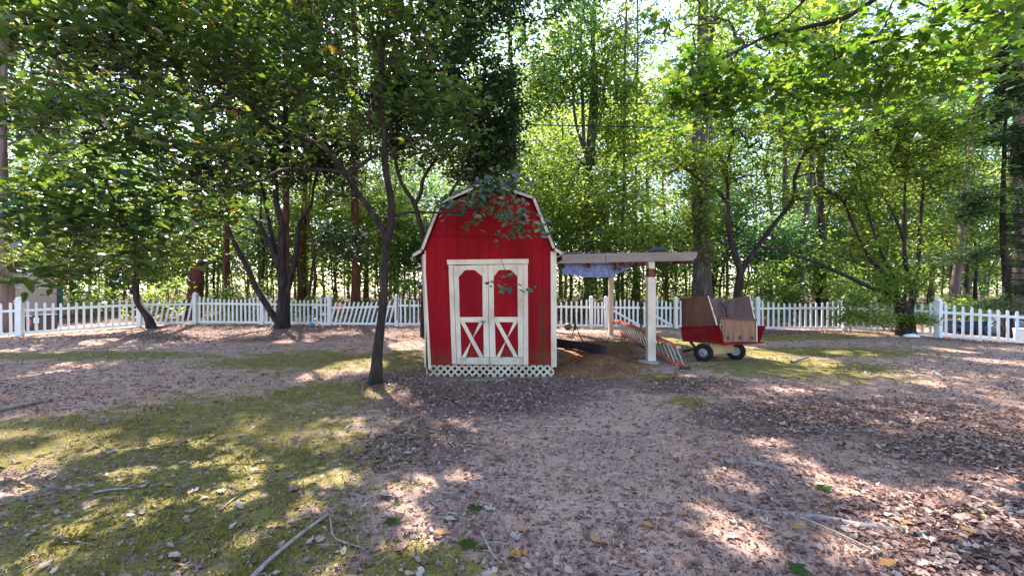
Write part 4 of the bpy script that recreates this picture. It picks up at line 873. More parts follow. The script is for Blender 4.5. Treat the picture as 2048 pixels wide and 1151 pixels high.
# repeated trees deeper in the woods share a few crowns
def forest_proto(kind, seed):
    rng = np.random.default_rng(seed); out = {}
    top = {'tall': 17, 'mid': 11, 'low': 5.5}[kind]; r = {'tall': .16, 'mid': .09, 'low': .045}[kind]
    pts = [Vector((rng.normal(0, .12) * i * .4, rng.normal(0, .12) * i * .4, -.2 + top * i / 7)) for i in range(8)]
    me, P = tube_mesh('trunk', pts, r, r * .3, {'tall': 'bark_pine' if seed % 2 else 'bark_grey', 'mid': 'bark_dark', 'low': 'bark_dark'}[kind], 8, r * .4, rng); parts = [('trunk', me)]; skel = P[12:] if kind != 'low' else P[5:]
    lo = {'tall': 6.5, 'mid': 2.2, 'low': .7}[kind]; cr = {'tall': 3.0, 'mid': 2.7, 'low': 2.1}[kind]; n = {'tall': 200, 'mid': 200, 'low': 130}[kind]
    for i in range(6):
        z = lo + (top - lo) * i / 7; a = rng.uniform(0, 6.28); q = Vector((0, 0, z)); m2, P2 = tube_mesh('branch', [q, q + Vector((math.cos(a) * cr * .4, math.sin(a) * cr * .4, .5)), q + Vector((math.cos(a) * cr * .8, math.sin(a) * cr * .8, .8))], r * .35, r * .1, 'bark_dark', 5, 0, rng); parts.append(('branch', m2)); skel += P2[2:]
    C, arr, par, cnt, ns = grow_crown(skel, [((0, 0, (lo + top) / 2 + .5), (cr, cr, (top - lo) / 2 + .6), n)], rng)
    parts.append(('twigs', twig_mesh('twigs', C, arr, par, cnt, ns, 'bark_twig', rng, .006, 3)))
    k = rng.poisson(36, len(C)); L = np.repeat(C, k, 0) + rng.normal(0, 1, (k.sum(), 3)) * np.array([.38, .38, .18]); T, B, Nn = leaf_frames(len(L), .5, rng)
    V, Fs, rv = leaves_np(L, .19 * rng.uniform(.6, 1.25, len(L)), T, B, Nn, 'rhomb', rng, np.clip(rng.normal(.55, .25, len(L)), 0, 1)); parts.append(('crown', mesh_np('crown', V, Fs, 'leaf_forest' if seed % 2 else 'leaf_forest_cool', rv)))
    return parts
PROTO = {k: [forest_proto(k, 200 + i * 3 + j) for j in range(3)] for i, k in enumerate(('tall', 'mid', 'low'))}
ZONES = ['above the beige outbuilding', 'left of the bent tree', 'behind the bent tree', 'around the thick pine trunk', 'behind the dark evergreen stems', 'right of the fence evergreen', 'behind the slender yard tree', 'left behind the shed roof',
         'right behind the shed roof', 'over the lean-to beam', 'behind the gate and ivied trunk', 'above the red cart', 'right of the dogwood fork', 'behind the long low limb', 'behind the spreading stems', 'beyond the right fence']
RANK = ['nearest', 'second nearest', 'third nearest', 'fourth nearest', 'fifth nearest', 'sixth nearest', 'seventh nearest', 'eighth nearest', 'ninth nearest', 'tenth nearest']
forest_made = []
def name_forest():
    seen = {}
    for e in sorted(forest_made, key=lambda e: e.location.y):
        z = ZONES[max(0, min(15, int((CX + e.location.x / e.location.y * F) / 128)))]; k = (e['label'], z); i = seen.get(k, 0); seen[k] = i + 1
        e['label'] = '%s %s, %s there' % (e['label'], z, RANK[min(i, 9)])
def place_forest(kind, x, y, rz, s, label, group, name='forest_tree'):
    e = thing(name, (x, y, H(x, y)), label, 'tree', group); forest_made.append(e); e.rotation_euler = (0, 0, rz); e.scale = (s, s, s * random.uniform(.92, 1.1))
    for nm, me in random.choice(PROTO[kind]):
        o = bpy.data.objects.new(nm, me); COL.objects.link(o); o.parent = e
        if nm in ('crown', 'twigs'): o['kind'] = 'stuff'
rngf = np.random.default_rng(77); spots = []
def try_spot(x, y, d):
    if all((x - a) ** 2 + (y - b_) ** 2 > d * d for a, b_ in spots): spots.append((x, y)); return True
for kind, n, ylo, yhi, dist, lab, grp in (('tall', 26, 30, 50, 3.6, 'tall slim woodland tree', 'tall trees deep in the woods'), ('mid', 38, 24, 46, 2.8, 'middle height leafy woodland tree', 'middle height trees in the woods'), ('low', 46, 20.5, 36, 2.0, 'low young understory tree', 'young understory trees in the woods')):
    c = 0
    while c < n:
        y = rngf.uniform(ylo, yhi); x = rngf.uniform(-1.21, 1.21) * y
        if not try_spot(x, y, dist): dist *= .999; continue
        place_forest(kind, x, y, rngf.uniform(0, 6.28), rngf.uniform(.8, 1.2), lab, grp, {'tall': 'forest_tree', 'mid': 'forest_tree', 'low': 'sapling'}[kind]); c += 1

for px, yy in ((1100, 25), (1235, 27), (1062, 31), (1140, 33), (1010, 28)): place_forest('mid', (px - CX) / F * yy, yy, px * .7, 1.15, 'middle height leafy woodland tree', 'middle height trees in the woods')

for px, yy in ((1080, 34), (1122, 42), (1212, 36), (1268, 32), (1332, 38), (1425, 34), (1760, 33), (1932, 31), (1862, 38), (1540, 36)): place_forest('tall', (px - CX) / F * yy, yy, px * .7, 1.15, 'tall slim woodland tree', 'tall trees deep in the woods')
name_forest()
# the wood beyond, where single trees no longer tell apart
rngm = np.random.default_rng(88); n = 150000
y = rngm.uniform(48, 80, n); x = rngm.uniform(-1.35, 1.35, n) * y; cl = np.stack([x, y, height(x, y)], -1)
ncl = 3600; cc = np.stack([rngm.uniform(-105, 105, ncl), rngm.uniform(48, 80, ncl), 32 * rngm.uniform(0, 1, ncl) ** 1.1 + .5], -1)
i = rngm.integers(0, ncl, n); C = cc[i] + rngm.normal(0, 1, (n, 3)) * np.array([1.5, 1.5, .8]); C[:, 2] = np.maximum(C[:, 2], .7)
T, B, Nn = leaf_frames(n, .8, rngm); V, Fs, rv = leaves_np(C, rngm.uniform(.3, .62, n), T, B, Nn, 'rhomb', rngm)
far = put('far_woods', mesh_np('far_woods', V, Fs, 'leaf_forest', rv)); tag(far, 'far sunlit mass of woodland closing the view', 'woods', None, 'stuff')
Vs, Qs, o_ = [], [], 0
for k in range(150):
    y = rngm.uniform(44, 78); x = rngm.uniform(-1.3, 1.3) * y; r = rngm.uniform(.06, .2); z = H(x, y); l = rngm.normal(0, .5, 2)
    v, q = tube_np([(x, y, z - .3), (x + l[0], y, z + 9), (x + 2 * l[0] + l[1] * .5, y, z + 20)], [r, r * .8, r * .3], 5); Vs.append(v); Qs.append(q + o_); o_ += len(v)
ft = put('far_trunks', mesh_np('far_trunks', np.concatenate(Vs), np.concatenate(Qs), 'bark_dark', smooth=True), far); ft['kind'] = 'stuff'

# ground cover over the forest floor
n = 26000; y = 17.2 * (42 / 17.2) ** rngm.uniform(0, 1, n); x = rngm.uniform(-1.3, 1.3, n) * y; hm = np.clip(.45 + wob(x, y, .9, .45) + wob(x, y, 2.3, .3), 0, 1.3); k = hm > rngm.uniform(.15, .8, n); x, y, hm = x[k], y[k], hm[k]; n = len(x)
C = np.stack([x, y, height(x, y) + hm * rngm.uniform(.02, .75, n)], -1); T, B, Nn = leaf_frames(n, .5, rngm); V, Fs, rv = leaves_np(C, rngm.uniform(.12, .26, n), T, B, Nn, 'rhomb', rngm)
tag(put('undergrowth', mesh_np('undergrowth', V, Fs, 'leaf_forest', rv)), 'low leafy undergrowth covering the forest floor behind the fence', 'undergrowth', None, 'stuff')

# low shrubs and brush right behind the fence
for k, (px, Yb, rx, ry, n, lab) in enumerate([
        (330, 18.5, 70, 40, 50, 'bright shrub behind the fence between bent tree and thick pine'), (490, 18.0, 80, 45, 60, 'sunlit yellow-green shrub behind the fence left of the evergreen'), (640, 19.5, 60, 22, 34, 'pale sunlit shrub behind the fence right of the evergreen'),
        (800, 18.5, 50, 50, 34, 'dark green shrub behind the fence beside the shed'), (1150, 18.5, 55, 60, 50, 'leafy green shrub seen under the sagging shingles'), (1260, 19.5, 60, 30, 34, 'low shrub behind the white gate'),
        (1560, 18.0, 70, 70, 80, 'blue-green dense shrub behind the fence past the cart'), (1690, 17.5, 70, 60, 60, 'dark leafy shrub behind the fence left of the ivied stems'), (1930, 16.5, 60, 30, 40, 'sunlit shrub behind the right fence corner'), (180, 17.5, 50, 40, 34, 'shrub beside the dark green outbuilding corner'), (1350, 20, 40, 30, 26, 'small shrub left of the huge ivied trunk')]):
    x = (px - CX) / F * Yb; zc = H(x, Yb) + ry * Yb / F + .12
    shrub('shrub', lab, x, Yb, [((x, Yb, zc), (rx * Yb / F, .7, ry * Yb / F), n)], ('rhomb', 'leaf_shrub' if k in (3, 6, 7) else 'leaf_forest', .13, 20, .17, .5, .6), 300 + k, 'shrubs behind the picket fence')

# ------------------------------------------------------------------ red garden cart with plywood sides
Nc, Rc, Lc = Vector((4.41, 9.0, .43)), Vector((5.44, 9.42, .415)), Vector((3.80, 9.58, .41)); Fc = Lc + Rc - Nc
cart = thing('garden_cart', (4.6, 9.3, H(4.6, 9.3)), 'two-wheeled red garden cart with tall plywood sides', 'cart')
MB().slab([Nc, Rc, Fc, Lc], .02).build('bed_floor', 'cart_red', cart)
MB().slab([Lc, Nc, W(1437, 650, 8.97), W(1364, 654, 9.62)], -.015).build('side_panel', 'cart_red', cart, bevel=.003)
MB().slab([Rc, Fc, Fc + Vector((.10, .06, .36)), Rc + Vector((.10, -.05, .36))], -.015).build('side_panel', 'cart_red', cart, bevel=.003)
MB().slab([Fc, Lc, Lc + Vector((-.02, .05, .32)), Fc + Vector((.03, .06, .34))], -.015).build('front_panel', 'cart_red', cart, bevel=.003)
MB().bar(Nc + Vector((-.02, -.03, -.01)), Rc + Vector((.06, -.02, -.01)), .05, .03).build('lip', 'cart_red', cart)
MB().bar(W(1437, 650, 8.96), Nc + Vector((0, -.02, 0)), .04, .02).build('lip', 'cart_red', cart)
MB().bar(Rc + Vector((-.3, -.05, -.03)), Rc + Vector((.10, -.03, -.035)), .04, .03).build('lip', 'tan_steel', cart)
b1 = MB().slab([W(1364, 653.5, 9.57), W(1433, 650, 8.99), W(1415, 591, 9.12), W(1362, 597, 9.58)], -.018).build('plywood_board', 'plywood', cart, bevel=.002)
MB().bar(W(1434, 650, 8.985), W(1416, 591, 9.115), .012, .022).build('cut_edge', 'ply_edge', b1)
b2 = MB().slab([W(1434, 640, 10.0), W(1456, 640, 10.0), W(1447, 595, 10.08), W(1421, 597, 10.05)], -.018).build('plywood_board', 'ply_grey', cart, bevel=.002)
b3 = MB().slab([W(1454, 645, 9.98), W(1510, 645, 9.72), W(1498, 591, 9.8), W(1452, 599, 10.05)], -.018).build('plywood_board', 'ply_grey', cart, bevel=.002)
MB().bar(W(1511, 645, 9.70), W(1499, 591, 9.78), .012, .022).build('cut_edge', 'ply_edge', b3)
MB().bar(W(1450, 604, 9.94), W(1455, 634, 9.92), .045, .03).build('iron_bar', 'black_steel', cart)
MB().tube([W(1450, 606, 9.93) + Vector((0, -.01, 0)), W(1450, 606, 9.93) + Vector((0, -.035, 0))], .075, 10).build('bracket', 'black_steel', cart)
MB().slab([W(1447, 600, 10.2), W(1455, 597, 10.2), W(1455, 592, 10.25), W(1448, 594, 10.25)], .05).build('bracket', 'black_steel', cart)
tg = MB().slab([W(1448, 683, 9.02), W(1512.5, 683, 9.30), W(1512, 640.5, 9.30), W(1440.5, 637, 9.0)], -.018).build('tailgate', 'ply_light', cart, bevel=.002)
MB().bar(W(1438.5, 635, 8.99), W(1513, 639, 9.29), .04, .042).build('top_rail', 'plywood', tg)
MB().bar(W(1513.5, 683, 9.29), W(1513, 641, 9.29), .025, .02).build('edge_batten', 'ply_edge', cart)
def wheel(c, ang, label):
    rot = Matrix.Translation(c) @ Matrix.Rotation(ang, 4, 'Z'); R = .213
    prof = [(.095, -.050), (.152, -.056), (.180, -.048), (.193, -.027), (.197, 0), (.193, .027), (.180, .048), (.152, .056), (.095, .050)]; n = 28
    V = []; Fs = []
    for i in range(n):
        a = i / n * 2 * math.pi
        for r, w in prof: V.append((r * math.cos(a), w, r * math.sin(a)))
    k = len(prof)
    for i in range(n):
        for j in range(k - 1): Fs.append((i * k + j, i * k + j + 1, ((i + 1) % n) * k + j + 1, ((i + 1) % n) * k + j))
    mb = MB(); mb.add([rot @ Vector(v) for v in V], Fs); t = mb.build('wheel', 'rubber', cart, smooth=True); t['label'] = label
    pr = [(.105, -.030), (.098, -.045), (.086, -.036), (.045, -.028), (.036, -.05), (.014, -.052)]
    mb = MB(); mb.tube([rot @ Vector((0, w, 0)) for r, w in pr], [r for r, w in pr], 20); mb.build('rim', 'hub', t, smooth=True)
    mb = MB(); mb.tube([rot @ Vector((0, -.053, 0)), rot @ Vector((0, -.075, 0))], .012, 8); mb.build('axle_nut', 'black_steel', t)
    mb = MB(); mb.tube([rot @ Vector((0, .03, 0)), rot @ Vector((0, .045, 0))], .108, 20); mb.build('rim', 'hub', t)
zg = H(4.5, 9.2)
for t in (.08, .36, .64, .92):
    for zz in (.05, .19): q = Lc.lerp(Nc, t) + Vector((-.012, -.012, zz)); MB().tube([q, q + Vector((-.008, -.010, 0))], .011, 6).build('bolt', 'black_steel', cart)
for t in (.12, .5, .88): q = W(1448, 676, 9.0).lerp(W(1512, 676, 9.28), t); MB().box(tuple(q + Vector((-.02, -.012, -.03))), tuple(q + Vector((.02, -.004, .05)))).build('hinge_strap', 'black_steel', cart)
MB().bar(Lc + Vector((-.01, -.012, .325)), Nc + Vector((-.01, -.02, .355)), .02, .022).build('rim_tube', 'cart_red', cart)
wheel(Vector((4.085, 9.16, zg + .19)), math.radians(-38), 'pale hubbed rubber wheel'); wheel(Vector((4.90, 9.40, zg + .19)), math.radians(142), 'dusty rubber wheel turned away')
MB().prism([W(1419, 684, 9.2), W(1477, 686, 9.42), W(1474, 704, 9.42), W(1421, 709, 9.2)], (.1, .28, 0)).build('axle_box', 'tan_steel', cart, bevel=.006)
MB().bar(W(1381, 683, 9.5), W(1394, 699, 9.25), .04, .05).build('strut', 'black_steel', cart)
MB().bar(Vector((4.5, 9.5, zg + .3)), W(1366, 702, 10.2), .05, .05).build('tongue', 'black_steel', cart)

# ------------------------------------------------------------------ extension ladder lying on its edge
lad = thing('extension_ladder', (3.45, 11, H(3.45, 11)), 'long orange-red extension ladder lying on edge along the lean-to', 'ladder')
def lp(v, hgt, off=0):
    """v along the ladder, hgt across it from the ground rail to the upper rail"""
    y = 8.25 + v * 5.6; x = 3.36 + v * .22; z = H(x, y) + .035
    return Vector((x - .17 * hgt + off, y, z + .40 * hgt))
for sec, (o_, v0, v1) in enumerate(((0, 0, .985), (-.085, .05, 1.0))):
    for h_ in (0, 1):
        m = MB()
        for i in range(8):
            a = v0 + (v1 - v0) * i / 8; b_ = v0 + (v1 - v0) * (i + 1) / 8
            p, q = lp(a, h_, o_), lp(b_, h_, o_); m.bar(p, q + (q - p) * .002, .078, .062, up=(.4, 0, 1))
        m.build('rail', 'ladder_orange', lad)
    for i in range(17):
        v = v0 + .03 + i * (v1 - v0 - .05) / 16
        MB().tube([lp(v, .03, o_), lp(v, .97, o_)], .016, 6).build('rung', 'aluminium', lad)
for o_ in (0, -.085):
    MB().box(tuple(lp(0, 0, o_) + Vector((-.045, -.06, -.03))), tuple(lp(0, 0, o_) + Vector((.045, .02, .025)))).build('foot', 'black_steel', lad)
    MB().box(tuple(lp(0 if o_ == 0 else .05, 1, o_) + Vector((-.042, -.03, -.018))), tuple(lp(0 if o_ == 0 else .05, 1, o_) + Vector((.042, .04, .024)))).build('end_cap', 'aluminium', lad)

# ------------------------------------------------------------------ scraper blade and small things under the lean-to
bl = thing('scraper_blade', (1.6, 10.2, H(1.6, 10.2)), 'black steel scraper blade with upright mast beneath the lean-to', 'farm tool')
A, B_ = Vector((1.08, 10.55, H(1.08, 10.55))), Vector((2.04, 9.8, H(2.04, 9.8)))
MB().slab([A + Vector((0, 0, .04)), B_ + Vector((0, 0, .0)), B_ + Vector((0, 0, .22)), A + Vector((0, 0, .27))], .03).build('blade', 'black_steel', bl, bevel=.004)
d = (B_ - A).normalized(); nrm = Vector((-d.y, d.x, 0))
MB().slab([B_ + Vector((0, 0, -.01)), B_ + nrm * .22 + Vector((0, 0, -.01)), B_ + nrm * .22 + Vector((0, 0, .18)), B_ + Vector((0, 0, .22))], .025).build('end_plate', 'black_steel', bl)
MB().bar(A + Vector((.2, -.17, .02)), B_ + Vector((-.32, -.03, .0)), .04, .11).build('cutting_edge', 'plywood', bl)
ap = W(1150, 647, 10.6); m0 = A.lerp(B_, .35) + Vector((0, .05, .2)); m1 = A.lerp(B_, .62) + Vector((0, .05, .2))
MB().tube([m0, ap], .012, 6).build('mast', 'black_steel', bl); MB().tube([m1, ap], .012, 6).build('mast', 'black_steel', bl)
MB().tube([ap + Vector((0, 0, -.16)), ap + Vector((0, 0, .10))], [.03, .022], 8).build('hitch_pin', 'black_steel', bl)
def lump(name, c, r, mat, label, cat, seed, jag=.15, seg=(12, 8), flat=0):
    rng = np.random.default_rng(seed); m = MB(); rings = []
    V = []; Fs = []
    for i in range(seg[1] + 1):
        th = math.pi * i / seg[1]
        for j in range(seg[0]):
            ph = 2 * math.pi * j / seg[0]; k = 1 + (rng.normal(0, jag) if 0 < i < seg[1] else 0)
            V.append((c[0] + r[0] * k * math.sin(th) * math.cos(ph), c[1] + r[1] * k * math.sin(th) * math.sin(ph), c[2] + r[2] * k * math.cos(th) * (1 if math.cos(th) > 0 or not flat else flat)))
    for i in range(seg[1]):
        for j in range(seg[0]): Fs.append((i * seg[0] + j, i * seg[0] + (j + 1) % seg[0], (i + 1) * seg[0] + (j + 1) % seg[0], (i + 1) * seg[0] + j))
    m.add(V, Fs); o = m.build(name, mat, None, smooth=True); tag(o, label, cat); return o
x, y = 1.98, 15.2; lump('play_ball', (x, y, H(x, y) + .11), (.14, .14, .13), 'box_grey', 'dark blue round ball by the fence seen under the lean-to', 'ball', 1, .02)
x, y = -7.35, 15.75; lump('toy_ball', (x, y, H(x, y) + .05), (.10, .09, .09), 'blue_toy', 'small bright blue ball at the foot of the left fence', 'ball', 2, .05)
x, y = 11.72, 12.6; lump('plastic_bag', (x, y, H(x, y) + .05), (.21, .12, .085), 'white_bag', 'crumpled white plastic bag below the spreading tree', 'bag', 3, .12, flat=.4)
x, y = -7.0, 17.3; lump('orange_sheet', (x, y, .78), (.26, .1, .2), 'orange_sheet', 'crumpled bright orange sheet showing over the slumped fence', 'sheet', 4, .22)
MB().tube([(x, y, H(x, y) - .05), (x + .02, y, .7)], .025, 6).build('support_stake', 'stick', bpy.data.objects['orange_sheet'])

step = MB().box((S(925, 0).x, SY - .34, -.20), (S(1014, 0).x, SY - .12, -.045)).build('step_plank', 'mossy_plank', None, bevel=.012); tag(step, 'weathered greenish plank lying as a step before the shed doors', 'plank')
o = MB().box((S(1095, 0).x, SY - .36, -.22), (S(1119, 0).x, SY - .14, -.105)).build('paving_block', 'concrete', None, bevel=.008); o.rotation_euler = (0, 0, 0); tag(o, 'small pale flat block at the right front corner of the shed', 'block')
# things beyond the right fence
for k, (px, w, lab) in enumerate(((1893, .42, 'navy tub nearest the right fence corner post'), (1925, .5, 'wide navy tub in the middle behind the right fence'), (1951, .4, 'navy tub farthest along behind the right fence'))):
    p = W(px, 655, 14.6); z = H(p.x, p.y); t = thing('plastic_tub', (p.x, p.y, z), lab, 'tub', 'tubs behind the right fence'); m = MB()
    m.prism([(p.x - w / 2 * .85, p.y - .18, z), (p.x + w / 2 * .85, p.y - .18, z), (p.x + w / 2, p.y - .2, z + .38), (p.x - w / 2, p.y - .2, z + .38)], (0, .4, 0)).build('body', 'navy', t, bevel=.015)
    MB().box((p.x - w / 2 - .02, p.y - .22, z + .381), (p.x + w / 2 + .02, p.y + .22, z + .42)).build('rim', 'navy', t, bevel=.008)
p = W(2012, 650, 14.4); lump('tarp_heap', (p.x, p.y, H(p.x, p.y) + .12), (.75, .5, .45), 'tarp', 'blue-grey tarp heap behind the right fence', 'tarp', 6, .10)
p = W(2042, 650, 13.4); o = MB().tube([(p.x, p.y, H(p.x, p.y)), (p.x, p.y, H(p.x, p.y) + .36)], [.15, .18], 14).build('bucket', 'white_bag', None, smooth=False); tag(o, 'white bucket behind the fence at the right picture edge', 'bucket')
# metal frame beside the shed
fr = thing('metal_frame', (-3.0, 12.2, H(-3.0, 12.2)), 'dark thin metal frame standing left behind the shed', 'frame')
for a, b_ in (((795, 561), (838, 561)), ((795, 561), (794, 640)), ((797, 563), (818, 592)), ((818, 592), (818, 640)), ((838, 535), (839, 640))): MB().tube([W(a[0], a[1], 12.2), W(b_[0], b_[1], 12.2)], .016, 6).build('bar', 'black_steel', fr)
MB().tube([W(836, 572, 12.1), W(845, 572, 12.1)], [.05, .09], 10).build('lamp_shade', 'black_steel', fr)
# thin stakes standing at the fence
for px, t0, b0, Yk, lab in ((508, 583, 650, 16.3, 'thin rusty stake behind the fence left of the evergreen'), (703, 590, 640, 16.6, 'thin dark stake behind the slumped fence section'), (337, 583, 650, 16.6, 'short dark leaning stake behind the left fence')):
    a = W(px, t0, Yk); o = MB().tube([(a.x - .03, Yk, H(a.x, Yk) - .1), tuple(a)], .02, 6).build('stake', 'bark_pine', None); tag(o, lab, 'stake')
rs = np.random.default_rng(44)
# orange saplings crossing behind the fence
for pts, lab in (([(612, 596, 20), (622, 560, 20), (627, 500, 20), (616, 440, 20), (610, 380, 20)], 'slim orange-barked sapling leaning left behind the fence'), ([(621, 600, 20.2), (631, 560, 20.2), (626, 510, 20.2), (617, 430, 20.2), (622, 360, 20.2)], 'slim orange-barked sapling leaning right behind the fence')):
    q = trace(pts); q[0].z = H(q[0].x, q[0].y) - .05
    build_tree('sapling', lab, [(q, .075, .03)], [((q[-1].x, q[-1].y, q[-1].z + .5), (1.0, .8, 1.2), 30)], ('rhomb', 'leaf_forest', .15, 22, .25, .5, .5), 'bark_pine', 'tree', 'orange saplings', 500 + len(lab), flare=.02, trunk_sides=8)
# brush pile behind the slumped fence
br = thing('brush_pile', (-5.6, 18, H(-5.6, 18)), 'grey pile of cut brush behind the slumped fence section', 'brush pile'); mb = MB()
for k in range(170):
    x = rs.normal(-5.4, .9); y = rs.normal(18, .35); z = H(x, y) + abs(rs.normal(0, .32)) * max(.2, 1 - abs(x + 5.4) / 2); a = rs.uniform(0, 3.14); L_ = rs.uniform(.5, 1.5)
    dv = Vector((math.cos(a), math.sin(a) * .5, rs.normal(0, .25))) * L_ / 2; c = Vector((x, y, z)); mb.tube([c - dv, c + Vector((0, 0, rs.normal(0, .05))), c + dv], [rs.uniform(.012, .03), .018, .006], 4)
o = mb.build('sticks', 'stick', br); o['kind'] = 'stuff'

# ------------------------------------------------------------------ power lines
for k, (pa, pb, r, lab) in enumerate((((1000, 203, 19), (2120, 206, 19), .014, 'upper thin black power line crossing above the lean-to'), ((1000, 248, 19), (2120, 258, 19), .026, 'lower thicker black power line crossing above the lean-to'))):
    a, b_ = W(*pa), W(*pb); n = 24; P = [a.lerp(b_, t) + Vector((0, 0, .30 * (t * (t - 1)) * 4 * .35)) for t in np.linspace(-.5, 1.3, n)]
    o = MB().tube(P, r, 6).build('power_line', 'wire', None, smooth=True); tag(o, lab, 'cable', 'power lines')

# ------------------------------------------------------------------ sticks, roots, stones
def stick(name, pts, r0, r1, mat, label, cat='stick', lift=.01, knob=.12):
    P = []
    for (x, y) in pts: P.append(Vector((x, y, H(x, y) + r0 * .6 + lift)))
    me, _ = tube_mesh(name, P, r0, r1, mat, 8, 0, np.random.default_rng(len(label)), knob); o = put(name, me); tag(o, label, cat); return o
def gp(px, py): Yg = CAMZ * F / (py - CY); return ((px - CX) / F * Yg, Yg)
stick('stick', [gp(500, 1165), gp(545, 1118), gp(600, 1072), gp(656, 1030)], .017, .007, 'stick', 'long grey stick lying on the moss at bottom left')
stick('stick', [gp(-20, 834), gp(40, 822), gp(105, 808)], .030, .018, 'stick', 'thick pale stick at the left picture edge')
stick('stick', [gp(1583, 727), gp(1600, 721), gp(1617, 716)], .026, .018, 'stick', 'short broken branch piece on the moss right of the cart')
stick('stick', [gp(1868, 748), gp(1880, 755), gp(1887, 762)], .035, .025, 'stick', 'short curved pale branch piece on bare ground right')
stick('root', [gp(1450, 918), gp(1500, 922), gp(1545, 930), gp(1600, 948), gp(1640, 962)], .032, .016, 'root', 'exposed grey root running over soil at the right', 'root', -.028)
stick('root', [gp(1480, 1010), gp(1580, 1025), gp(1650, 1033), gp(1720, 1048), gp(1800, 1052)], .020, .040, 'root', 'longer exposed grey root nearer the bottom right', 'root', -.03)
stick('stick', [gp(1600, 1035), gp(1680, 1070), gp(1760, 1110)], .008, .004, 'stick', 'thin straight twig on leaves below the longer root')
stick('stick', [gp(1830, 1070), gp(1930, 1060), gp(2000, 1035), gp(2060, 1025)], .012, .006, 'stick', 'pale twig among leaves at the right bottom edge')
stick('stick', [gp(1165, 860), gp(1185, 872), gp(1200, 882)], .010, .006, 'stick', 'small crooked twig on bare soil before the shed')
stick('stick', [gp(1085, 846), gp(1110, 847), gp(1142, 846)], .010, .006, 'stick', 'small straight twig on bare soil before the shed')
stick('stick', [gp(187, 988), gp(225, 981), gp(265, 979)], .010, .006, 'stick', 'short pale twig on the moss at the left')
stick('stick', [gp(660, 1035), gp(668, 1075), gp(700, 1088)], .006, .004, 'stick', 'thin curved twig beside the long grey stick')
stick('stick', [gp(963, 1065), gp(985, 1110), gp(1005, 1130)], .007, .004, 'stick', 'thin twig near the heap of dead leaves at bottom centre')
stick('stick', [gp(440, 1022), gp(465, 1000), gp(495, 978)], .007, .004, 'stick', 'thin bowed twig on a sunlit moss patch')
# many fine twigs nobody would count
rt = np.random.default_rng(55); mb = MB()
for k in range(900):
    y = 2.0 * (6.0) ** rt.uniform(0, 1); x = rt.uniform(-1.25, 1.25) * y
    if rt.uniform() > .35 + .65 * float(litter_mask(np.array([x]), np.array([y]))[0]): continue
    a = rt.uniform(0, 6.28); L_ = rt.uniform(.05, .22); z = H(x, y) + .012; p0 = Vector((x, y, z)); dv = Vector((math.cos(a), math.sin(a), 0)) * L_
    mb.tube([p0, p0 + dv * .5 + Vector((rt.normal(0, .015), rt.normal(0, .015), .006)), p0 + dv], [.003, .0028, .0015], 4, False)
o = mb.build('twig_litter', 'stick', None); tag(o, 'fine broken twigs scattered over the yard', 'twigs', None, 'stuff')

# ------------------------------------------------------------------ dead leaves on the ground
rl = np.random.default_rng(66); n = 640000
y = 1.75 * (17 / 1.75) ** rl.uniform(0, 1, n); x = rl.uniform(-1, 1, n) * (1.2 * y + 2.2)
lm = litter_mask(x, y); mm = moss_mask(x, y); clump = np.clip(.62 + wob(x, y, 3.5, .28) + wob(x, y, 10, .28), .05, 1.3)
keep = rl.uniform(0, 1, n) < np.clip(lm ** 1.5 * clump * .60 + .03, 0, 1)
inside = (x > xl - .02) & (x < xr + .02) & (y > SY - .03) & (y < YB); keep &= ~inside
keep &= ~((np.hypot(x - px0, y - 8.95) < .14))
x, y = x[keep], y[keep]; n = len(x); z = height(x, y) + (wob(x, y, 2.2, .010) + wob(x, y, 9, .006)) * np.clip(1.3 - np.hypot(x, y - 6) / 16, 0, 1) + rl.uniform(.0, .016, n) * (.4 + litter_mask(x, y))
C = np.stack([x, y, z], -1); sz = .037 * rl.uniform(.4, 1.7, n) * (1 + .02 * y); T, B, Nn = leaf_frames(n, .35, rl)
# the largest and nearest lie as single leaves
big = (y < 6.5) & (y > 2.15) & (abs(x) / y < 1.16); cand = np.where(big)[0]; pick = rl.choice(cand, 290, False, p=(1 / y[cand] ** 2) / (1 / y[cand] ** 2).sum())
sel = np.zeros(n, bool); sel[pick] = True
ms = [single_leaf_mesh('fallen_leaf', s, 'leaf_dead', r, rl) for s, r in (('lobed', .2), ('lobed', .45), ('lobed', .7), ('curl', .85), ('lobed', .9), ('curl', .98), ('lobed', .955), ('maple', .6))]
Cs = C[sel].copy(); Cs[:, 2] += .008; Ns = np.array([(0, 0, 1.0)] * sel.sum()) * .8 + Nn[sel] * .2; Ns /= np.linalg.norm(Ns, axis=1)[:, None]
Ts = T[sel] - Ns * (T[sel] * Ns).sum(1)[:, None]; Ts /= np.linalg.norm(Ts, axis=1)[:, None]
leaf_objects(ground, Cs, rl.uniform(.055, .115, sel.sum()), Ts, np.cross(Ns, Ts), Ns, ms, 'fallen_leaf')
r = ~sel; half = rl.uniform(0, 1, n) < .5
rr = np.clip(rl.beta(1.6, 1.9, n), 0, 1)
V1, F1, r1 = leaves_np(C[r & half], sz[r & half], T[r & half], B[r & half], Nn[r & half], 'curl', rl, rr[r & half])
V2, F2, r2 = leaves_np(C[r & ~half], sz[r & ~half] * .9, T[r & ~half], B[r & ~half], Nn[r & ~half], 'ovate', rl, rr[r & ~half])
o = put('leaf_litter', mesh_np('leaf_litter', np.concatenate([V1, V2]), F1 + [f + len(V1) for f in F2], 'leaf_dead', np.concatenate([r1, r2]))); tag(o, 'brown dead leaf litter lying thick over the yard', 'leaf litter', None, 'stuff')
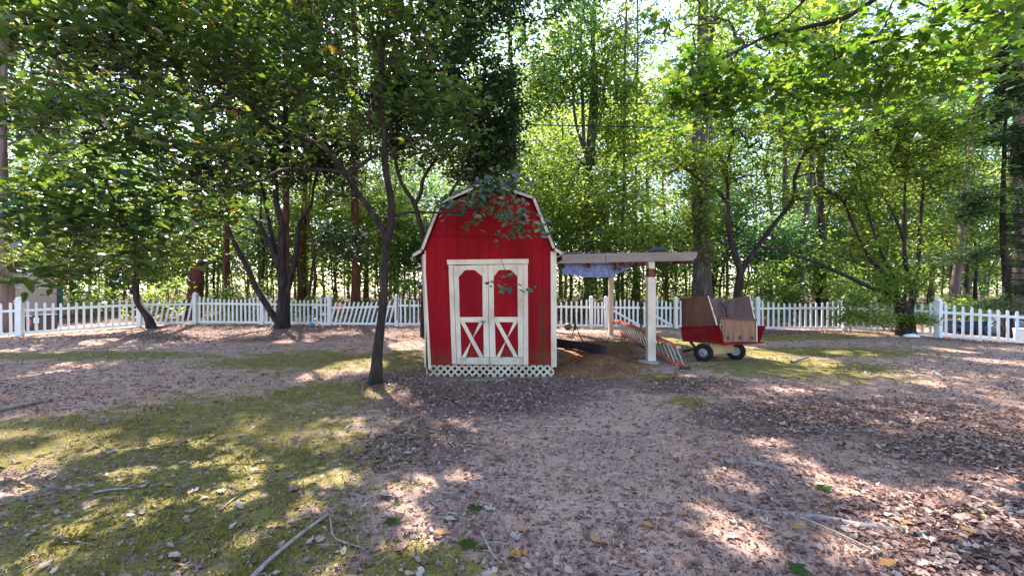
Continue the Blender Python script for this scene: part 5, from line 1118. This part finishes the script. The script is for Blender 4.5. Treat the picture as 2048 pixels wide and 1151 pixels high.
# crumbs of bark and gravel on the bare soil
n = 76000; y = 1.75 * (9 / 1.75) ** rl.uniform(0, 1, n); x = rl.uniform(-1, 1, n) * (1.2 * y + 2.0); k = (moss_mask(x, y) < rl.uniform(.1, 1.3, n)) & ~((x > xl - .02) & (x < xr + .02) & (y > SY - .05)); x, y = x[k], y[k]; n = len(x)
C = np.stack([x, y, height(x, y) + .006], -1); T, B, Nn = leaf_frames(n, .7, rl); V, Fs, rv = leaves_np(C, rl.uniform(.010, .028, n), T, B, Nn, 'curl', rl, rl.beta(1.2, 2.2, n))
o = put('soil_crumbs', mesh_np('soil_crumbs', V, Fs, 'leaf_dead', rv)); tag(o, 'small bark crumbs and grit on the bare soil', 'grit', None, 'stuff')
# small green sprigs and grass blades in the moss
n = 9000; y = 1.9 * (5.5) ** rl.uniform(0, 1, n); x = rl.uniform(-1.25, 1.25, n) * y; k = moss_mask(x, y) * np.clip(.3 + wob(x, y, 2.5, .9), 0, 1) > rl.uniform(.25, 1.2, n); x, y = x[k], y[k]; n = len(x)
C = np.stack([x, y, height(x, y)], -1); T, B, Nn = leaf_frames(n, .35, rl); T = T * .5 + np.array([0, 0, .75]); T /= np.linalg.norm(T, axis=1)[:, None]; B = np.cross(Nn, T); B /= np.linalg.norm(B, axis=1)[:, None]
V, Fs, rv = leaves_np(C, rl.uniform(.02, .05, n), T, B, np.cross(T, B), 'spray', rl); o = put('grass', mesh_np('grass', V, Fs, 'leaf_shrub', rv)); tag(o, 'sparse short green blades growing through the moss', 'grass', None, 'stuff')
# raised moss cushions of very short blades
n = 210000; y = 1.8 * (12 / 1.8) ** rl.uniform(0, 1, n); x = rl.uniform(-1, 1, n) * (1.2 * y + 1.8); k = moss_mask(x, y) * np.clip(.55 + wob(x, y, 2.7, .5) + wob(x, y, 8, .45), 0, 1.2) > rl.uniform(.2, 1.1, n); x, y = x[k], y[k]; n = len(x)
C = np.stack([x, y, height(x, y) - .002], -1); T, B, Nn = leaf_frames(n, .35, rl); T = T * .6 + np.array([0, 0, .7]); T /= np.linalg.norm(T, axis=1)[:, None]; B = np.cross(Nn, T); B /= np.linalg.norm(B, axis=1)[:, None]
V, Fs, rv = leaves_np(C, rl.uniform(.012, .034, n) * (1 + .04 * y), T, B * 1.6, np.cross(T, B), 'spray', rl); o = put('moss', mesh_np('moss', V, Fs, 'moss_blade', rv)); tag(o, 'olive moss cushions spread over the left of the yard and by the cart', 'moss', None, 'stuff')
# green leaves freshly fallen
for k, (px, py) in enumerate(((1588, 1130), (940, 1098), (800, 1040), (945, 1022), (1660, 982))):
    x, y = gp(px, py); me = single_leaf_mesh('green_leaf', 'maple', 'leaf_maple', .3, rl); o = put('fallen_leaf', me, ground); o.matrix_basis = Matrix.Translation((x, y, H(x, y) + .02)) @ Matrix.Rotation(rl.uniform(0, 6), 4, 'Z') @ Matrix.Scale(.13, 4)
